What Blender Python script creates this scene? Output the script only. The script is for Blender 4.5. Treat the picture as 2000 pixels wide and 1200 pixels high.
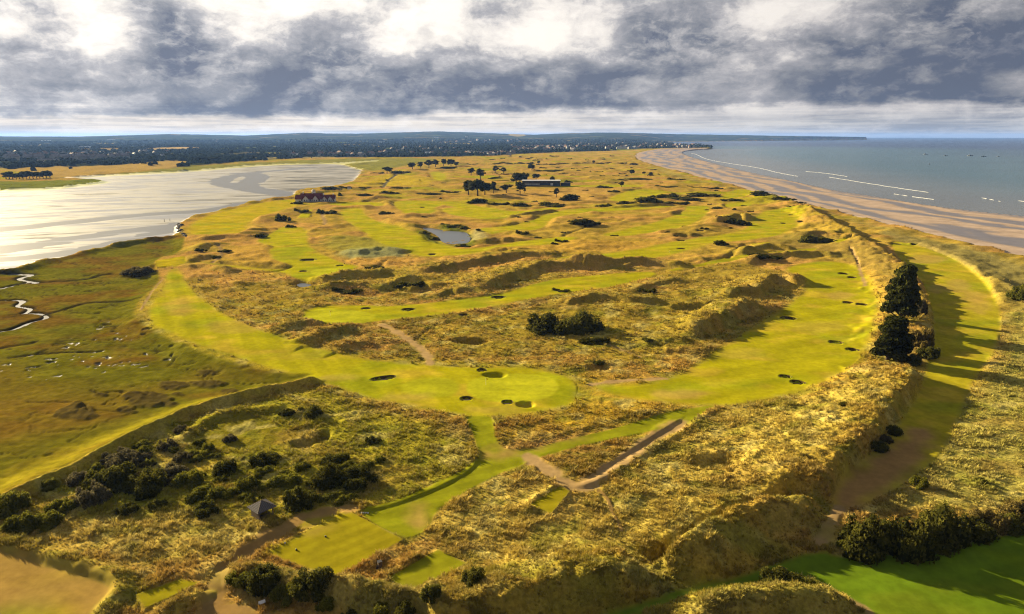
import bpy, bmesh, math, random
import numpy as np
from mathutils import Vector, Matrix

for o in list(bpy.data.objects):
    bpy.data.objects.remove(o)
SC = bpy.context.scene
COL = SC.collection
rnd = random.Random(7)
NR = np.random.RandomState(11)

# ------------------------------------------------------------------ camera, sun, sky, exposure
FPX, HCAM = 1333.0, 70.0
PITCH = math.atan(334 / FPX)
cam_data = bpy.data.cameras.new('camera')
cam = bpy.data.objects.new('camera', cam_data)
COL.objects.link(cam)
cam.location = (0, 0, HCAM)
cam.rotation_euler = (math.pi / 2 - PITCH, 0, 0)
cam_data.sensor_width = 36.0
cam_data.lens = 36.0 * FPX / 2000.0
cam_data.clip_start = 1.0
cam_data.clip_end = 90000.0
SC.camera = cam

SUN_AZ, SUN_EL = math.radians(-52.0), math.radians(15.5)   # azimuth from +Y towards +X
EXPO = 2.15
sun_data = bpy.data.lights.new('sun', 'SUN')
sun_data.energy = 5.0
sun_data.angle = math.radians(0.55)
sun_data.color = (1.0, 0.82, 0.50)
sun = bpy.data.objects.new('sun', sun_data)
COL.objects.link(sun)
sdir = Vector((math.sin(SUN_AZ) * math.cos(SUN_EL), math.cos(SUN_AZ) * math.cos(SUN_EL), math.sin(SUN_EL)))
sun.rotation_euler = sdir.to_track_quat('Z', 'Y').to_euler()
sun.location = sdir * 400

SC.view_settings.view_transform = 'Standard'
SC.view_settings.look = 'None'
SC.view_settings.exposure = EXPO
SC.view_settings.gamma = 1.0
SC.view_settings.use_curve_mapping = False
try:
    SC.cycles.use_denoising = True
    SC.cycles.denoising_prefilter = 'NONE'
    SC.cycles.denoising_quality = 'HIGH'
    SC.cycles.filter_width = 1.15
    SC.cycles.max_bounces = 5
    SC.cycles.diffuse_bounces = 2
    SC.cycles.glossy_bounces = 2
    SC.cycles.transmission_bounces = 2
    SC.cycles.volume_bounces = 0
    SC.cycles.transparent_max_bounces = 8
    SC.cycles.caustics_reflective = False
    SC.cycles.caustics_refractive = False
    SC.cycles.sample_clamp_indirect = 0.6
    SC.cycles.sample_clamp_direct = 1.5
    SC.cycles.use_adaptive_sampling = False
except Exception:
    pass


class S:
    """a node socket with arithmetic"""
    def __init__(self, nt, sock):
        self.nt, self.s = nt, sock

    def _m(self, op, *a, clamp=False):
        n = self.nt.nodes.new('ShaderNodeMath')
        n.operation = op
        n.use_clamp = clamp
        for i, v in enumerate((self,) + a):
            if isinstance(v, S):
                self.nt.links.new(v.s, n.inputs[i])
            else:
                n.inputs[i].default_value = float(v)
        return S(self.nt, n.outputs[0])

    def __add__(self, b): return self._m('ADD', b)
    __radd__ = __add__
    def __mul__(self, b): return self._m('MULTIPLY', b)
    __rmul__ = __mul__
    def __sub__(self, b): return self._m('SUBTRACT', b)
    def __truediv__(self, b): return self._m('DIVIDE', b)
    def exp(self): return self._m('EXPONENT')
    def clamp(self): return self._m('ADD', 0.0, clamp=True)

    def smooth(self, a, b, lo=0.0, hi=1.0):
        n = self.nt.nodes.new('ShaderNodeMapRange')
        n.interpolation_type = 'SMOOTHSTEP'
        self.nt.links.new(self.s, n.inputs['Value'])
        n.inputs['From Min'].default_value = a
        n.inputs['From Max'].default_value = b
        n.inputs['To Min'].default_value = lo
        n.inputs['To Max'].default_value = hi
        return S(self.nt, n.outputs[0])


def xyz(nt, x, y, z=0.0):
    n = nt.nodes.new('ShaderNodeCombineXYZ')
    for i, v in enumerate((x, y, z)):
        if isinstance(v, S):
            nt.links.new(v.s, n.inputs[i])
        else:
            n.inputs[i].default_value = v
    return S(nt, n.outputs[0])


def noise_n(nt, vec, scale, detail=4.0, rough=0.5, dist=0.0, col=False):
    n = nt.nodes.new('ShaderNodeTexNoise')
    n.inputs['Scale'].default_value = scale
    n.inputs['Detail'].default_value = detail
    n.inputs['Roughness'].default_value = rough
    n.inputs['Distortion'].default_value = dist
    if vec is not None:
        nt.links.new(vec.s, n.inputs['Vector'])
    return S(nt, n.outputs['Color' if col else 'Fac'])


def mixc(nt, f, a, b, mode='MIX'):
    n = nt.nodes.new('ShaderNodeMix')
    n.data_type = 'RGBA'
    n.blend_type = mode
    for sock, v in ((n.inputs[0], f), (n.inputs[6], a), (n.inputs[7], b)):
        if isinstance(v, S):
            nt.links.new(v.s, sock)
        elif isinstance(v, (int, float)):
            sock.default_value = v
        else:
            sock.default_value = (*v, 1.0)
    return S(nt, n.outputs[2])


def px_azel(u, v):
    dx = u - 1000.0
    dy = FPX * math.cos(PITCH) + (600 - v) * math.sin(PITCH)
    dz = -FPX * math.sin(PITCH) + (600 - v) * math.cos(PITCH)
    return math.degrees(math.atan2(dx, dy)), math.degrees(math.atan2(dz, math.hypot(dx, dy)))


def build_world():
    w = bpy.data.worlds.new('World')
    SC.world = w
    w.use_nodes = True
    nt = w.node_tree
    nt.nodes.clear()
    out = nt.nodes.new('ShaderNodeOutputWorld')
    sky = nt.nodes.new('ShaderNodeTexSky')
    sky.sky_type = 'NISHITA'
    sky.sun_disc = False
    sky.sun_elevation = SUN_EL
    sky.sun_rotation = SUN_AZ
    sky.air_density = 1.0
    sky.dust_density = 1.0
    bg_sky = nt.nodes.new('ShaderNodeBackground')
    bg_sky.inputs['Strength'].default_value = 0.05
    nt.links.new(sky.outputs[0], bg_sky.inputs['Color'])
    tc = nt.nodes.new('ShaderNodeTexCoord')
    sep = nt.nodes.new('ShaderNodeSeparateXYZ')
    nt.links.new(tc.outputs['Generated'], sep.inputs[0])
    x, y, z = (S(nt, sep.outputs[i]) for i in range(3))
    az = x._m('ARCTAN2', y) * 57.29578
    el = z._m('MAXIMUM', -0.02)._m('ARCSINE') * 57.29578
    # cloud deck over azimuth and elevation; lumps are flatter near the horizon
    elw = (el + 0.6)._m('POWER', 0.86)
    p0 = xyz(nt, az / 9.0, elw / 3.4, 3.7)
    warp = noise_n(nt, p0, 1.6, 5.0, 0.6, col=True)
    def madd(vec, base, k):
        n = nt.nodes.new('ShaderNodeVectorMath')
        n.operation = 'MULTIPLY_ADD'
        nt.links.new(vec.s, n.inputs[0])
        n.inputs[1].default_value = k
        nt.links.new(base.s, n.inputs[2])
        return S(nt, n.outputs[0])
    p1 = madd(warp, p0, (0.30, 0.30, 0.3))
    def shifted(dx, dy):
        a = nt.nodes.new('ShaderNodeVectorMath')
        a.operation = 'ADD'
        nt.links.new(p1.s, a.inputs[0])
        a.inputs[1].default_value = (dx, dy, 0)
        return S(nt, a.outputs[0])
    def field(p, det):
        return noise_n(nt, p, 1.2, det, 0.65)
    n_main = field(p1, 10.0)
    n_sun = field(shifted(-0.07, 0.10), 6.0)
    n_up = field(shifted(-0.16, 0.26), 3.0)
    streak = noise_n(nt, xyz(nt, az / 16.0, elw / 0.5, 9.1), 1.7, 7.0, 0.6)
    edge_n = noise_n(nt, xyz(nt, az / 7.0, elw / 2.0, 21.0), 1.5, 6.0, 0.6)
    def blob(u, v, su, sv, amp):
        a0, e0 = px_azel(u, v)
        ka, ke = 37.0 / 1000 * su, 0.041 * sv
        t = ((az - a0) / ka)._m('POWER', 2.0) + ((el - e0) / ke)._m('POWER', 2.0)
        return (t * -1.0).exp() * amp
    bias = None
    for b in ((330, 70, 70, 60, .34), (90, 115, 110, 40, .22), (420, 110, 120, 50, .16), (960, 25, 60, 50, .20), (1290, 70, 130, 50, .26), (1640, 50, 230, 60, .20), (1900, 70, 150, 70, .20), (620, 60, 110, 60, .10), (540, 225, 380, 22, .22), (1100, 110, 120, 30, .05),
              (170, 40, 75, 60, -.34), (490, 70, 60, 42, -.20), (500, 5, 110, 26, -.28), (20, 160, 120, 34, -.30), (150, 215, 200, 26, -.22), (790, 75, 90, 42, -.26), (1060, 55, 90, 58, -.36), (1185, 90, 50, 40, -.20), (1450, 30, 120, 30, -.42), (1990, 165, 45, 22, -.40), (1470, 120, 90, 30, -.10), (1500, 238, 60, 12, -.20)):
        s = blob(*b)
        bias = s if bias is None else bias + s
    high = el.smooth(11.0, 26.0)                       # above the frame the unseen deck breaks up and is darkened to cut fill
    edge = (edge_n - 0.5) * 1.7 + az.smooth(-35.0, 25.0, -0.55, 0.25) * 1.0
    bl = (el - edge).smooth(1.5, 2.4)
    bu = (el + (edge_n - 0.5) * 6.0 + az * -0.012).smooth(7.6, 3.6)
    band = bl * bu * az.smooth(-42.0, -18.0, 0.35, 1.0)
    below = (el - edge).smooth(2.2, 1.7)
    tone = (n_main - 0.50) * (band * -0.8 + 2.6) * below.smooth(0.0, 1.0, 1.0, 0.6) + 0.41 + bias * below.smooth(0, 1, 1.0, .5) + band * 0.46 - below * 0.20 + (streak - 0.5) * 1.3 * el.smooth(3.4, 0.6) + high * 0.20
    k = 2.0 ** -EXPO
    def kc(r, g, b): return (r * k, g * k, b * k)
    left = ((az + 52.0) / 57.29578)._m('COSINE').smooth(0.02, 0.97)   # brighter towards the sun
    def ramp(stops):
        n = nt.nodes.new('ShaderNodeValToRGB')
        e = n.color_ramp.elements
        while len(e) < len(stops): e.new(.5)
        for q, (pos, c) in zip(e, stops):
            q.position = pos; q.color = (*kc(*c), 1)
        nt.links.new(tone.s, n.inputs[0])
        return S(nt, n.outputs[0])
    rl = ramp(((0.0, (1.22, 1.14, 1.02)), (.25, (1.0, .94, .87)), (.50, (.56, .55, .57)), (.78, (.33, .345, .39)), (1.0, (.185, .21, .28))))
    rr_ = ramp(((0.0, (.84, .79, .74)), (.25, (.68, .64, .62)), (.50, (.41, .40, .42)), (.78, (.24, .25, .285)), (1.0, (.122, .145, .205))))
    cl = mixc(nt, left, rr_, rl)
    low = el.smooth(2.4, 0.6) * below
    stm = streak.smooth(.40, .60)
    bandc = mixc(nt, stm, mixc(nt, left, kc(.50, .51, .52), kc(1.0, .84, .64)), mixc(nt, left, kc(.30, .33, .39), kc(.66, .58, .50)))
    cl = mixc(nt, low * 0.72, cl, bandc)
    rim = ((n_main - n_sun) * -4.5).clamp() * band.smooth(0, 1, .55, .25)
    cl = mixc(nt, rim, cl, mixc(nt, left, kc(.85, .80, .76), kc(1.3, 1.22, 1.14)))
    under = ((n_main - n_up) * 1.6).clamp() * below.smooth(0, 1, .45, .05)
    mid = mixc(nt, under, cl, kc(.14, .16, .205))
    bg_c = nt.nodes.new('ShaderNodeBackground')
    nt.links.new(mid.s, bg_c.inputs['Color'])
    bg_c.inputs['Strength'].default_value = 1.0
    cover = (tone.smooth(0.10, 0.45) * high + high.smooth(0, 1, 1.0, 0.0)).clamp()
    mx = nt.nodes.new('ShaderNodeMixShader')
    nt.links.new(cover.s, mx.inputs[0])
    nt.links.new(bg_sky.outputs[0], mx.inputs[1])
    nt.links.new(bg_c.outputs[0], mx.inputs[2])
    nt.links.new(mx.outputs[0], out.inputs['Surface'])


build_world()


# ------------------------------------------------------------------ helpers
def at(u, v, z=0.0):
    """photo pixel -> point of the level ground at height z"""
    dx = u - 1000.0
    dy = FPX * math.cos(PITCH) + (600 - v) * math.sin(PITCH)
    dz = -FPX * math.sin(PITCH) + (600 - v) * math.cos(PITCH)
    t = (HCAM - z) / -dz
    return dx * t, dy * t


def ppm(u, v):
    """photo pixels per metre there"""
    x, y = at(u, v)
    return FPX / math.sqrt(x * x + y * y + HCAM * HCAM)


def tag(o, label=None, cat=None, group=None, kind=None):
    if label: o['label'] = label
    if cat: o['category'] = cat
    if group: o['group'] = group
    if kind: o['kind'] = kind
    return o


def empty(name, loc, rz=0.0):
    o = bpy.data.objects.new(name, None)
    COL.objects.link(o)
    o.location = loc
    o.rotation_euler = (0, 0, rz)
    o.empty_display_size = 0.5
    return o


def link(name, me, mat=None, parent=None, loc=(0, 0, 0)):
    o = bpy.data.objects.new(name, me)
    COL.objects.link(o)
    if mat is not None and not me.materials:
        me.materials.append(mat)
    if parent is not None:
        o.parent = parent
    o.location = loc
    return o


def mesh_np(name, V, F, smooth=True, cols=None, extra=None):
    """V (n,3); F (m,k) with k = 3 or 4"""
    me = bpy.data.meshes.new(name)
    V = np.asarray(V, np.float32)
    F = np.asarray(F, np.int32)
    k = F.shape[1]
    me.vertices.add(len(V))
    me.vertices.foreach_set('co', V.ravel())
    me.loops.add(F.size)
    me.loops.foreach_set('vertex_index', F.ravel())
    me.polygons.add(len(F))
    me.polygons.foreach_set('loop_start', np.arange(0, F.size, k, dtype=np.int32))
    me.polygons.foreach_set('use_smooth', np.full(len(F), smooth, dtype=bool))
    if cols is not None:
        a = me.attributes.new('cover', 'FLOAT_COLOR', 'POINT')
        a.data.foreach_set('color', np.asarray(cols, np.float32).ravel())
    if extra:
        for nm, arr in extra.items():
            a = me.attributes.new(nm, 'FLOAT', 'POINT')
            a.data.foreach_set('value', np.asarray(arr, np.float32))
    me.update(calc_edges=True)
    me.validate()
    return me


def mesh_py(name, V, F, smooth=False):
    me = bpy.data.meshes.new(name)
    me.from_pydata([tuple(v) for v in V], [], F)
    if smooth:
        me.polygons.foreach_set('use_smooth', [True] * len(me.polygons))
    me.update()
    return me


class MB:
    """collects boxes, prisms and tubes into one mesh"""
    def __init__(self):
        self.v, self.f = [], []

    def add(self, vs, fs):
        b = len(self.v)
        self.v += [tuple(p) for p in vs]
        self.f += [tuple(i + b for i in f) for f in fs]

    def box(self, x0, x1, y0, y1, z0, z1, rz=0.0, at_=(0, 0, 0)):
        c, s = math.cos(rz), math.sin(rz)
        vs = []
        for z in (z0, z1):
            for x, y in ((x0, y0), (x1, y0), (x1, y1), (x0, y1)):
                vs.append((x * c - y * s + at_[0], x * s + y * c + at_[1], z + at_[2]))
        self.add(vs, [(0, 3, 2, 1), (4, 5, 6, 7), (0, 1, 5, 4), (1, 2, 6, 5), (2, 3, 7, 6), (3, 0, 4, 7)])

    def tube(self, pts, radii, n=7, cap=True):
        rings = []
        for i, p in enumerate(pts):
            a = Vector(pts[max(i - 1, 0)]); b = Vector(pts[min(i + 1, len(pts) - 1)])
            d = (b - a).normalized() if (b - a).length > 1e-9 else Vector((0, 0, 1))
            u = d.orthogonal().normalized()
            w = d.cross(u)
            rings.append([Vector(p) + (u * math.cos(2 * math.pi * k / n) + w * math.sin(2 * math.pi * k / n)) * radii[i] for k in range(n)])
        vs = [q for r in rings for q in r]
        fs = []
        for i in range(len(rings) - 1):
            for k in range(n):
                a, b = i * n + k, i * n + (k + 1) % n
                fs.append((a, b, b + n, a + n))
        if cap:
            fs.append(tuple(range(n))[::-1])
            fs.append(tuple(range((len(rings) - 1) * n, len(rings) * n)))
        self.add(vs, fs)

    def gable(self, x0, x1, y0, y1, z0, z1, over=0.3, th=0.2):
        """pitched roof slab, ridge along x"""
        ym = (y0 + y1) / 2
        a, b, c, d = x0 - over, x1 + over, y0 - over, y1 + over
        dz = (z1 - z0) * over / ((y1 - y0) / 2)
        vs = [(a, c, z0 - dz), (b, c, z0 - dz), (b, ym, z1), (a, ym, z1), (b, d, z0 - dz), (a, d, z0 - dz)]
        vs += [(x, y, z + th) for x, y, z in vs]
        self.add(vs, [(6, 7, 8, 9), (9, 8, 10, 11), (1, 0, 3, 2), (2, 3, 5, 4), (0, 1, 7, 6), (4, 5, 11, 10), (0, 6, 9, 3), (3, 9, 11, 5), (1, 2, 8, 7), (2, 4, 10, 8)])

    def mesh(self, name, smooth=False):
        return mesh_py(name, self.v, self.f, smooth)

    def build(self, name, mat, parent=None, smooth=False, loc=(0, 0, 0)):
        return link(name, self.mesh(name, smooth), mat, parent, loc)


# --- noise
def _grad(ix, iy, seed):
    h = (ix.astype(np.int64) * 374761393 + iy.astype(np.int64) * 668265263 + seed * 974634757) & 0xFFFFFFFF
    h = ((h ^ (h >> 13)) * 1274126177) & 0xFFFFFFFF
    h = (h ^ (h >> 16)) & 0xFFFF
    return h.astype(np.float32) * np.float32(2 * math.pi / 65536)


def perlin(x, y, seed=0):
    x = np.asarray(x, np.float64); y = np.asarray(y, np.float64)
    ix = np.floor(x); iy = np.floor(y)
    fx = (x - ix).astype(np.float32); fy = (y - iy).astype(np.float32)
    u = fx * fx * fx * (fx * (fx * 6 - 15) + 10)
    v = fy * fy * fy * (fy * (fy * 6 - 15) + 10)
    def g(dx, dy):
        a = _grad(ix + dx, iy + dy, seed)
        return np.cos(a) * (fx - dx) + np.sin(a) * (fy - dy)
    a = g(0, 0); b = g(1, 0); c = g(0, 1); d = g(1, 1)
    return ((a + u * (b - a)) * (1 - v) + (c + u * (d - c)) * v) * 1.5


def fbm(x, y, octs, seed=0, gain=0.5, lac=2.03):
    t = 0; a = 1.0; s = 0
    for i in range(octs):
        t = t + a * perlin(x, y, seed + i * 17)
        s += a
        x = x * lac + 13.7; y = y * lac - 7.1; a *= gain
    return t / s


def sst(x, a, b):
    t = np.clip((x - a) / (b - a), 0, 1)
    return t * t * (3 - 2 * t)


def chaikin(P, closed, n=2):
    P = [np.array(p, float) for p in P]
    for _ in range(n):
        Q = []
        m = len(P)
        if not closed: Q.append(P[0])
        for i in range(m if closed else m - 1):
            a, b = P[i], P[(i + 1) % m]
            Q += [a * .75 + b * .25, a * .25 + b * .75]
        if not closed: Q.append(P[-1])
        P = Q
    return np.array(P)


def poly_world(px, z=0.0, smooth=2):
    P = [at(u, v, z) for u, v in px]
    return chaikin(P, True, smooth) if smooth else np.array(P)


def line_world(px, z=0.0, smooth=2):
    P = [at(u, v, z) for u, v in px]
    return chaikin(P, False, smooth) if smooth else np.array(P)


def poly_sd(X, Y, P, margin):
    """signed distance (negative inside), only within margin of the outline; returns index array and distances"""
    lo = P.min(0) - margin; hi = P.max(0) + margin
    idx = np.nonzero((X > lo[0]) & (X < hi[0]) & (Y > lo[1]) & (Y < hi[1]))[0]
    x = X[idx]; y = Y[idx]
    d2 = np.full(len(idx), 1e18); ins = np.zeros(len(idx), bool)
    n = len(P)
    for i in range(n):
        ax, ay = P[i]; bx, by = P[(i + 1) % n]
        ex, ey = bx - ax, by - ay
        L = ex * ex + ey * ey + 1e-12
        t = np.clip(((x - ax) * ex + (y - ay) * ey) / L, 0, 1)
        d2 = np.minimum(d2, (x - ax - t * ex) ** 2 + (y - ay - t * ey) ** 2)
        if ay != by:
            c = (ay > y) != (by > y)
            ins ^= c & (x < (bx - ax) * (y - ay) / (by - ay) + ax)
    d = np.sqrt(d2)
    return idx, np.where(ins, -d, d)


def line_sd(X, Y, P, margin):
    """distance to an open polyline, side (+1 = right of travel), arc length fraction"""
    lo = P.min(0) - margin; hi = P.max(0) + margin
    idx = np.nonzero((X > lo[0]) & (X < hi[0]) & (Y > lo[1]) & (Y < hi[1]))[0]
    x = X[idx]; y = Y[idx]
    seg = np.hypot(*(P[1:] - P[:-1]).T)
    cum = np.concatenate([[0], np.cumsum(seg)])
    best = np.full(len(idx), 1e18); side = np.ones(len(idx)); arc = np.zeros(len(idx))
    for i in range(len(P) - 1):
        ax, ay = P[i]; ex, ey = P[i + 1] - P[i]
        L = ex * ex + ey * ey + 1e-12
        t = np.clip(((x - ax) * ex + (y - ay) * ey) / L, 0, 1)
        dd = (x - ax - t * ex) ** 2 + (y - ay - t * ey) ** 2
        m = dd < best
        best = np.where(m, dd, best)
        side = np.where(m, np.where(ex * (y - ay) - ey * (x - ax) < 0, 1.0, -1.0), side)
        arc = np.where(m, cum[i] + t * seg[i], arc)
    return idx, np.sqrt(best), side, arc, cum[-1]


# ------------------------------------------------------------------ the land: one height field, split by ground cover
def z16(ox, oy, s, *p):
    return [(ox + a * s, oy + b * s) for a, b in p]


inner = np.arange(-43.0, 43.001, 0.105)
outer = 43.0 + np.cumsum(np.linspace(0.2, 1.2, 20))
AZ = np.radians(np.concatenate([-outer[::-1], inner, outer]))
rr = [62.0]
while rr[-1] < 15000:
    r = rr[-1]
    k = 0.0036 if r < 260 else 0.0036 + 0.0095 * min(1.0, math.log(r / 260) / math.log(20))
    rr.append(r * (1 + k))
R = np.array(rr)
NA, NRR = len(AZ), len(R)
GX = (R[:, None] * np.sin(AZ)[None, :]).ravel()
GY = (R[:, None] * np.cos(AZ)[None, :]).ravel()
GR = np.repeat(R, NA)
NV = len(GX)
AZG = np.degrees(np.arctan2(GX, GY))

Zg = np.zeros(NV)
MOWN = np.zeros(NV)          # 1 where the turf is short
COLR = np.zeros((NV, 3))
WET = np.zeros(NV)
CLS = np.zeros(NV, np.int32)
TUFT = np.ones(NV)           # density of long grass

def mixin(idx, w, c):
    w = np.asarray(w)[:, None]
    COLR[idx] = COLR[idx] * (1 - w) + np.asarray(c) * w

GOLD = np.array((.47, .315, .062)); ORANGE = np.array((.52, .295, .095)); OLIVE = np.array((.25, .185, .028))
LIME = np.array((.385, .345, .010)); GREENS = np.array((.43, .42, .02)); DEEP = np.array((.18, .225, .010))
MARRAM = np.array((.33, .275, .085)); SAND = np.array((.50, .33, .20)); DRYB = np.array((.30, .185, .085))

# ---- named outlines (photo pixels -> level ground)
LINKS_EDGE = [(708, 342), (690, 356), (670, 362), (640, 367), (610, 371), (580, 374), (574, 384), (525, 393), (437, 411), (395, 423), (360, 435), (346, 444), (353, 461)]
MUD = [(-700, 372), (0, 373), (60, 371), (105, 369), (154, 362), (205, 356), (170, 352), (108, 350), (180, 345), (245, 341), (350, 336), (416, 331), (478, 325), (550, 321),
       (650, 319.5), (700, 316), (737, 314.5), (742, 316), (700, 319), (672, 322), (690, 328), (712, 332)] + LINKS_EDGE + \
      [(290, 470), (245, 477), (200, 488), (147, 500), (80, 514), (52, 526), (0, 535), (-700, 560)]
MARSH = [(353, 461), (364, 466), (352, 500), (305, 510), (303, 528), (315, 542), (308, 560), (290, 577), (268, 600), (262, 623), (278, 642), (335, 672), (405, 702), (480, 722), (560, 738),
         (626, 738), (490, 773), (371, 805), (308, 833), (217, 875), (150, 913), (70, 945), (20, 970), (-160, 1060), (-900, 1000), (-900, 540), (-300, 545), (0, 535), (52, 526), (80, 514), (147, 500), (200, 488), (245, 477), (290, 470)]
BEACH_TOP = [(1380, 291.5), (1330, 291.5), (1285, 293), (1252, 297), (1240, 303), (1243, 311), (1262, 319), (1300, 329), (1330, 337), (1379, 349), (1430, 362), (1460, 371), (1500, 380), (1560, 395), (1600, 405), (1660, 420), (1740, 440), (1840, 463), (1930, 485), (2000, 503), (2200, 552), (2600, 640)]
SHORE = [(1385, 292.5), (1352, 294), (1330, 298), (1345, 305), (1372, 313), (1410, 323), (1450, 333), (1500, 344), (1560, 356), (1640, 374), (1700, 382), (1800, 399), (1900, 412), (2000, 422), (2200, 445), (2700, 500)]

# ---- base heights
und = fbm(GX / 90, GY / 90, 3, 3)
Zg += und * 0.7
farland = sst(GR, 2300, 3400)

ROUGH_FAR = sst(GR, 150, 380)
hum1 = fbm(GX / 34, GY / 26, 3, 21)
hum2 = fbm(GX / 13, GY / 10, 2, 22)
HUM = (np.maximum(hum1, -0.1) * 2.2 + hum2 * 0.7) * (0.35 + 0.65 * ROUGH_FAR) * (1 - farland)
HUM += np.where(GR > 520, np.maximum(fbm(GX / 60, GY / 45, 2, 23), 0) * 4.5, 0) * (1 - farland)

# ---- base colours of the links
n1 = fbm(GX / 70, GY / 45, 3, 31); n2 = fbm(GX / 28, GY / 18, 3, 32); n3 = fbm(GX / 9, GY / 7, 2, 33)
w_or = sst(n1, -0.15, 0.25)
COLR[:] = GOLD * (1 - w_or[:, None]) + ORANGE * w_or[:, None]
w_ol = np.clip(sst(n2 + 0.35 * n3, -0.02, 0.42) * 0.75 + 0.25 * (1 - ROUGH_FAR), 0, 1)
COLR[:] = COLR * (1 - w_ol[:, None]) + OLIVE * w_ol[:, None]
yl = sst(fbm(GX / 120, GY / 60, 2, 36), 0.10, 0.35) * sst(GR, 500, 900)
COLR[:] = COLR * (1 - yl[:, None]) + (LIME * 0.95) * yl[:, None]

def zone(px, col, soft=4.0, w=1.0, z=0.0, tuft=None, nz=0.0, sm=2):
    P = poly_world(px, z, sm)
    m = soft * 1.5 + 2
    idx, d = poly_sd(GX, GY, P, m)
    if nz:
        d = d + nz * fbm(GX[idx] / (nz * 2.5), GY[idx] / (nz * 2.5), 2, 44)
    k = sst(-d, -soft, soft) * w
    mixin(idx, k, col)
    if tuft is not None:
        TUFT[idx] = TUFT[idx] * (1 - k) + tuft * k
    return idx, d, k

# foreground and coastal rough
zone([(0, 985), (217, 890), (371, 815), (626, 748), (720, 790), (840, 830), (915, 850), (930, 900), (850, 950), (700, 995), (550, 1010), (470, 1010), (250, 1010), (60, 1030)], (.345, .31, .028), 5, .85)
zone([(360, 850), (420, 822), (500, 800), (560, 828), (600, 860), (500, 885), (400, 890)], (.20, .165, .018), 3, .9, tuft=.15, nz=2)
zone([(260, 1010), (420, 1010), (520, 1025), (545, 1040), (440, 1090), (330, 1110), (150, 1090), (60, 1040)], (.56, .43, .13), 5, .85)
zone([(840, 1000), (990, 920), (1080, 940), (1200, 1000), (1260, 1060), (1100, 1110), (930, 1110), (830, 1060)], (.56, .42, .12), 5, .88)
zone([(1170, 960), (1400, 800), (1560, 790), (1740, 720), (1700, 820), (1560, 940), (1270, 1060), (1210, 1020)], (.54, .41, .11), 6, .85)
zone([(1760, 960), (1890, 790), (1960, 690), (1960, 600), (2050, 600), (2400, 700), (2400, 1020), (2000, 1000), (1860, 1000), (1650, 1010)], (.43, .37, .11), 5, .95)
zone([(1260, 320), (1330, 342), (1470, 378), (1600, 412), (1760, 452), (2000, 512), (2300, 580), (2300, 700), (1960, 620), (1930, 540), (1880, 505), (1800, 470), (1700, 445), (1560, 400), (1430, 370), (1300, 345)], (.36, .28, .08), 10, .95, nz=6)
zone([(1700, 448), (1830, 470), (2000, 520), (2200, 575), (2200, 640), (1980, 580), (1880, 520), (1760, 475)], (.28, .235, .10), 5, .8, nz=4)
zone([(1640, 470), (1720, 490), (1770, 560), (1700, 600), (1690, 540), (1640, 505), (1480, 470), (1500, 455)], (.30, .215, .06), 6, .8)
zone([(1240, 580), (1400, 560), (1480, 590), (1400, 640), (1330, 690), (1230, 720), (1120, 690), (1020, 690), (850, 690), (900, 630), (1080, 600)], (.37, .27, .04), 8, .85, tuft=.45)
zone([(440, 560), (560, 545), (680, 580), (600, 600), (500, 620)], (.34, .25, .03), 8, .7, tuft=.4)
zone([(1300, 520), (1480, 512), (1540, 540), (1420, 580), (1290, 570)], (.36, .25, .045), 6, .9)
zone([(660, 492), (700, 480), (790, 487), (800, 500), (740, 508), (670, 503)], (.30, .30, .17), 6, .95, nz=4)
zone([(640, 462), (720, 462), (790, 478), (780, 490), (680, 492), (620, 480)], (.30, .28, .05), 8, .8, nz=5)
zone([(810, 448), (830, 452), (880, 478), (905, 478), (918, 462), (890, 452), (850, 444), (880, 440), (930, 455), (935, 470), (915, 484), (860, 480), (815, 458)], (.17, .19, .025), 4, .95, nz=3)
zone([(930, 444), (946, 452), (960, 468), (930, 474), (912, 462)], (.38, .33, .18), 4, .9)
zone([(694, 364), (749, 342), (771, 342), (840, 345), (850, 358), (800, 366), (700, 367)], (.55, .40, .03), 12, .9)
zone([(1085, 371), (1240, 363), (1240, 395), (1060, 396), (900, 380), (1000, 372)], (.52, .31, .10), 25, .7)
zone([(430, 485), (520, 475), (530, 500), (570, 520), (440, 515)], (.53, .32, .075), 6, .8)
zone([(640, 500), (700, 505), (800, 498), (800, 512), (690, 516)], (.52, .30, .08), 6, .8)
zone([(720, 398), (770, 402), (790, 418), (850, 420), (880, 408), (940, 418), (900, 430), (760, 432), (715, 415)], (.53, .31, .10), 10, .85)
zone([(940, 480), (1100, 468), (1250, 470), (1330, 472), (1200, 492), (1060, 500), (960, 496)], (.50, .30, .06), 10, .8)
zone([(1290, 745), (1330, 720), (1400, 690), (1360, 680), (1260, 710), (1170, 735), (1180, 755)], (.52, .315, .08), 5, .8)
zone([(1600, 720), (1700, 700), (1720, 730), (1640, 770), (1570, 790)], (.50, .315, .06), 6, .75, nz=4, tuft=.4)
zone([(1660, 520), (1720, 540), (1740, 600), (1715, 640), (1690, 590)], (.52, .325, .06), 5, .8, tuft=.4)
zone([(990, 830), (1130, 790), (1300, 785), (1260, 810), (1080, 850), (985, 865)], (.48, .315, .035), 4, .8)
zone([(318, 545), (285, 580), (262, 600), (250, 623), (275, 650), (335, 678), (420, 712), (500, 735), (580, 752), (650, 752), (560, 722), (480, 698), (400, 676), (335, 650), (296, 630), (294, 610), (308, 580)], (.43, .33, .03), 3, .8, tuft=.06)
zone([(240, 605), (262, 623), (280, 642), (340, 675), (420, 705), (500, 730), (560, 745), (520, 755), (400, 725), (300, 680), (245, 640)], (.30, .31, .035), 4, .9, -1.0, tuft=.1)

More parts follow.
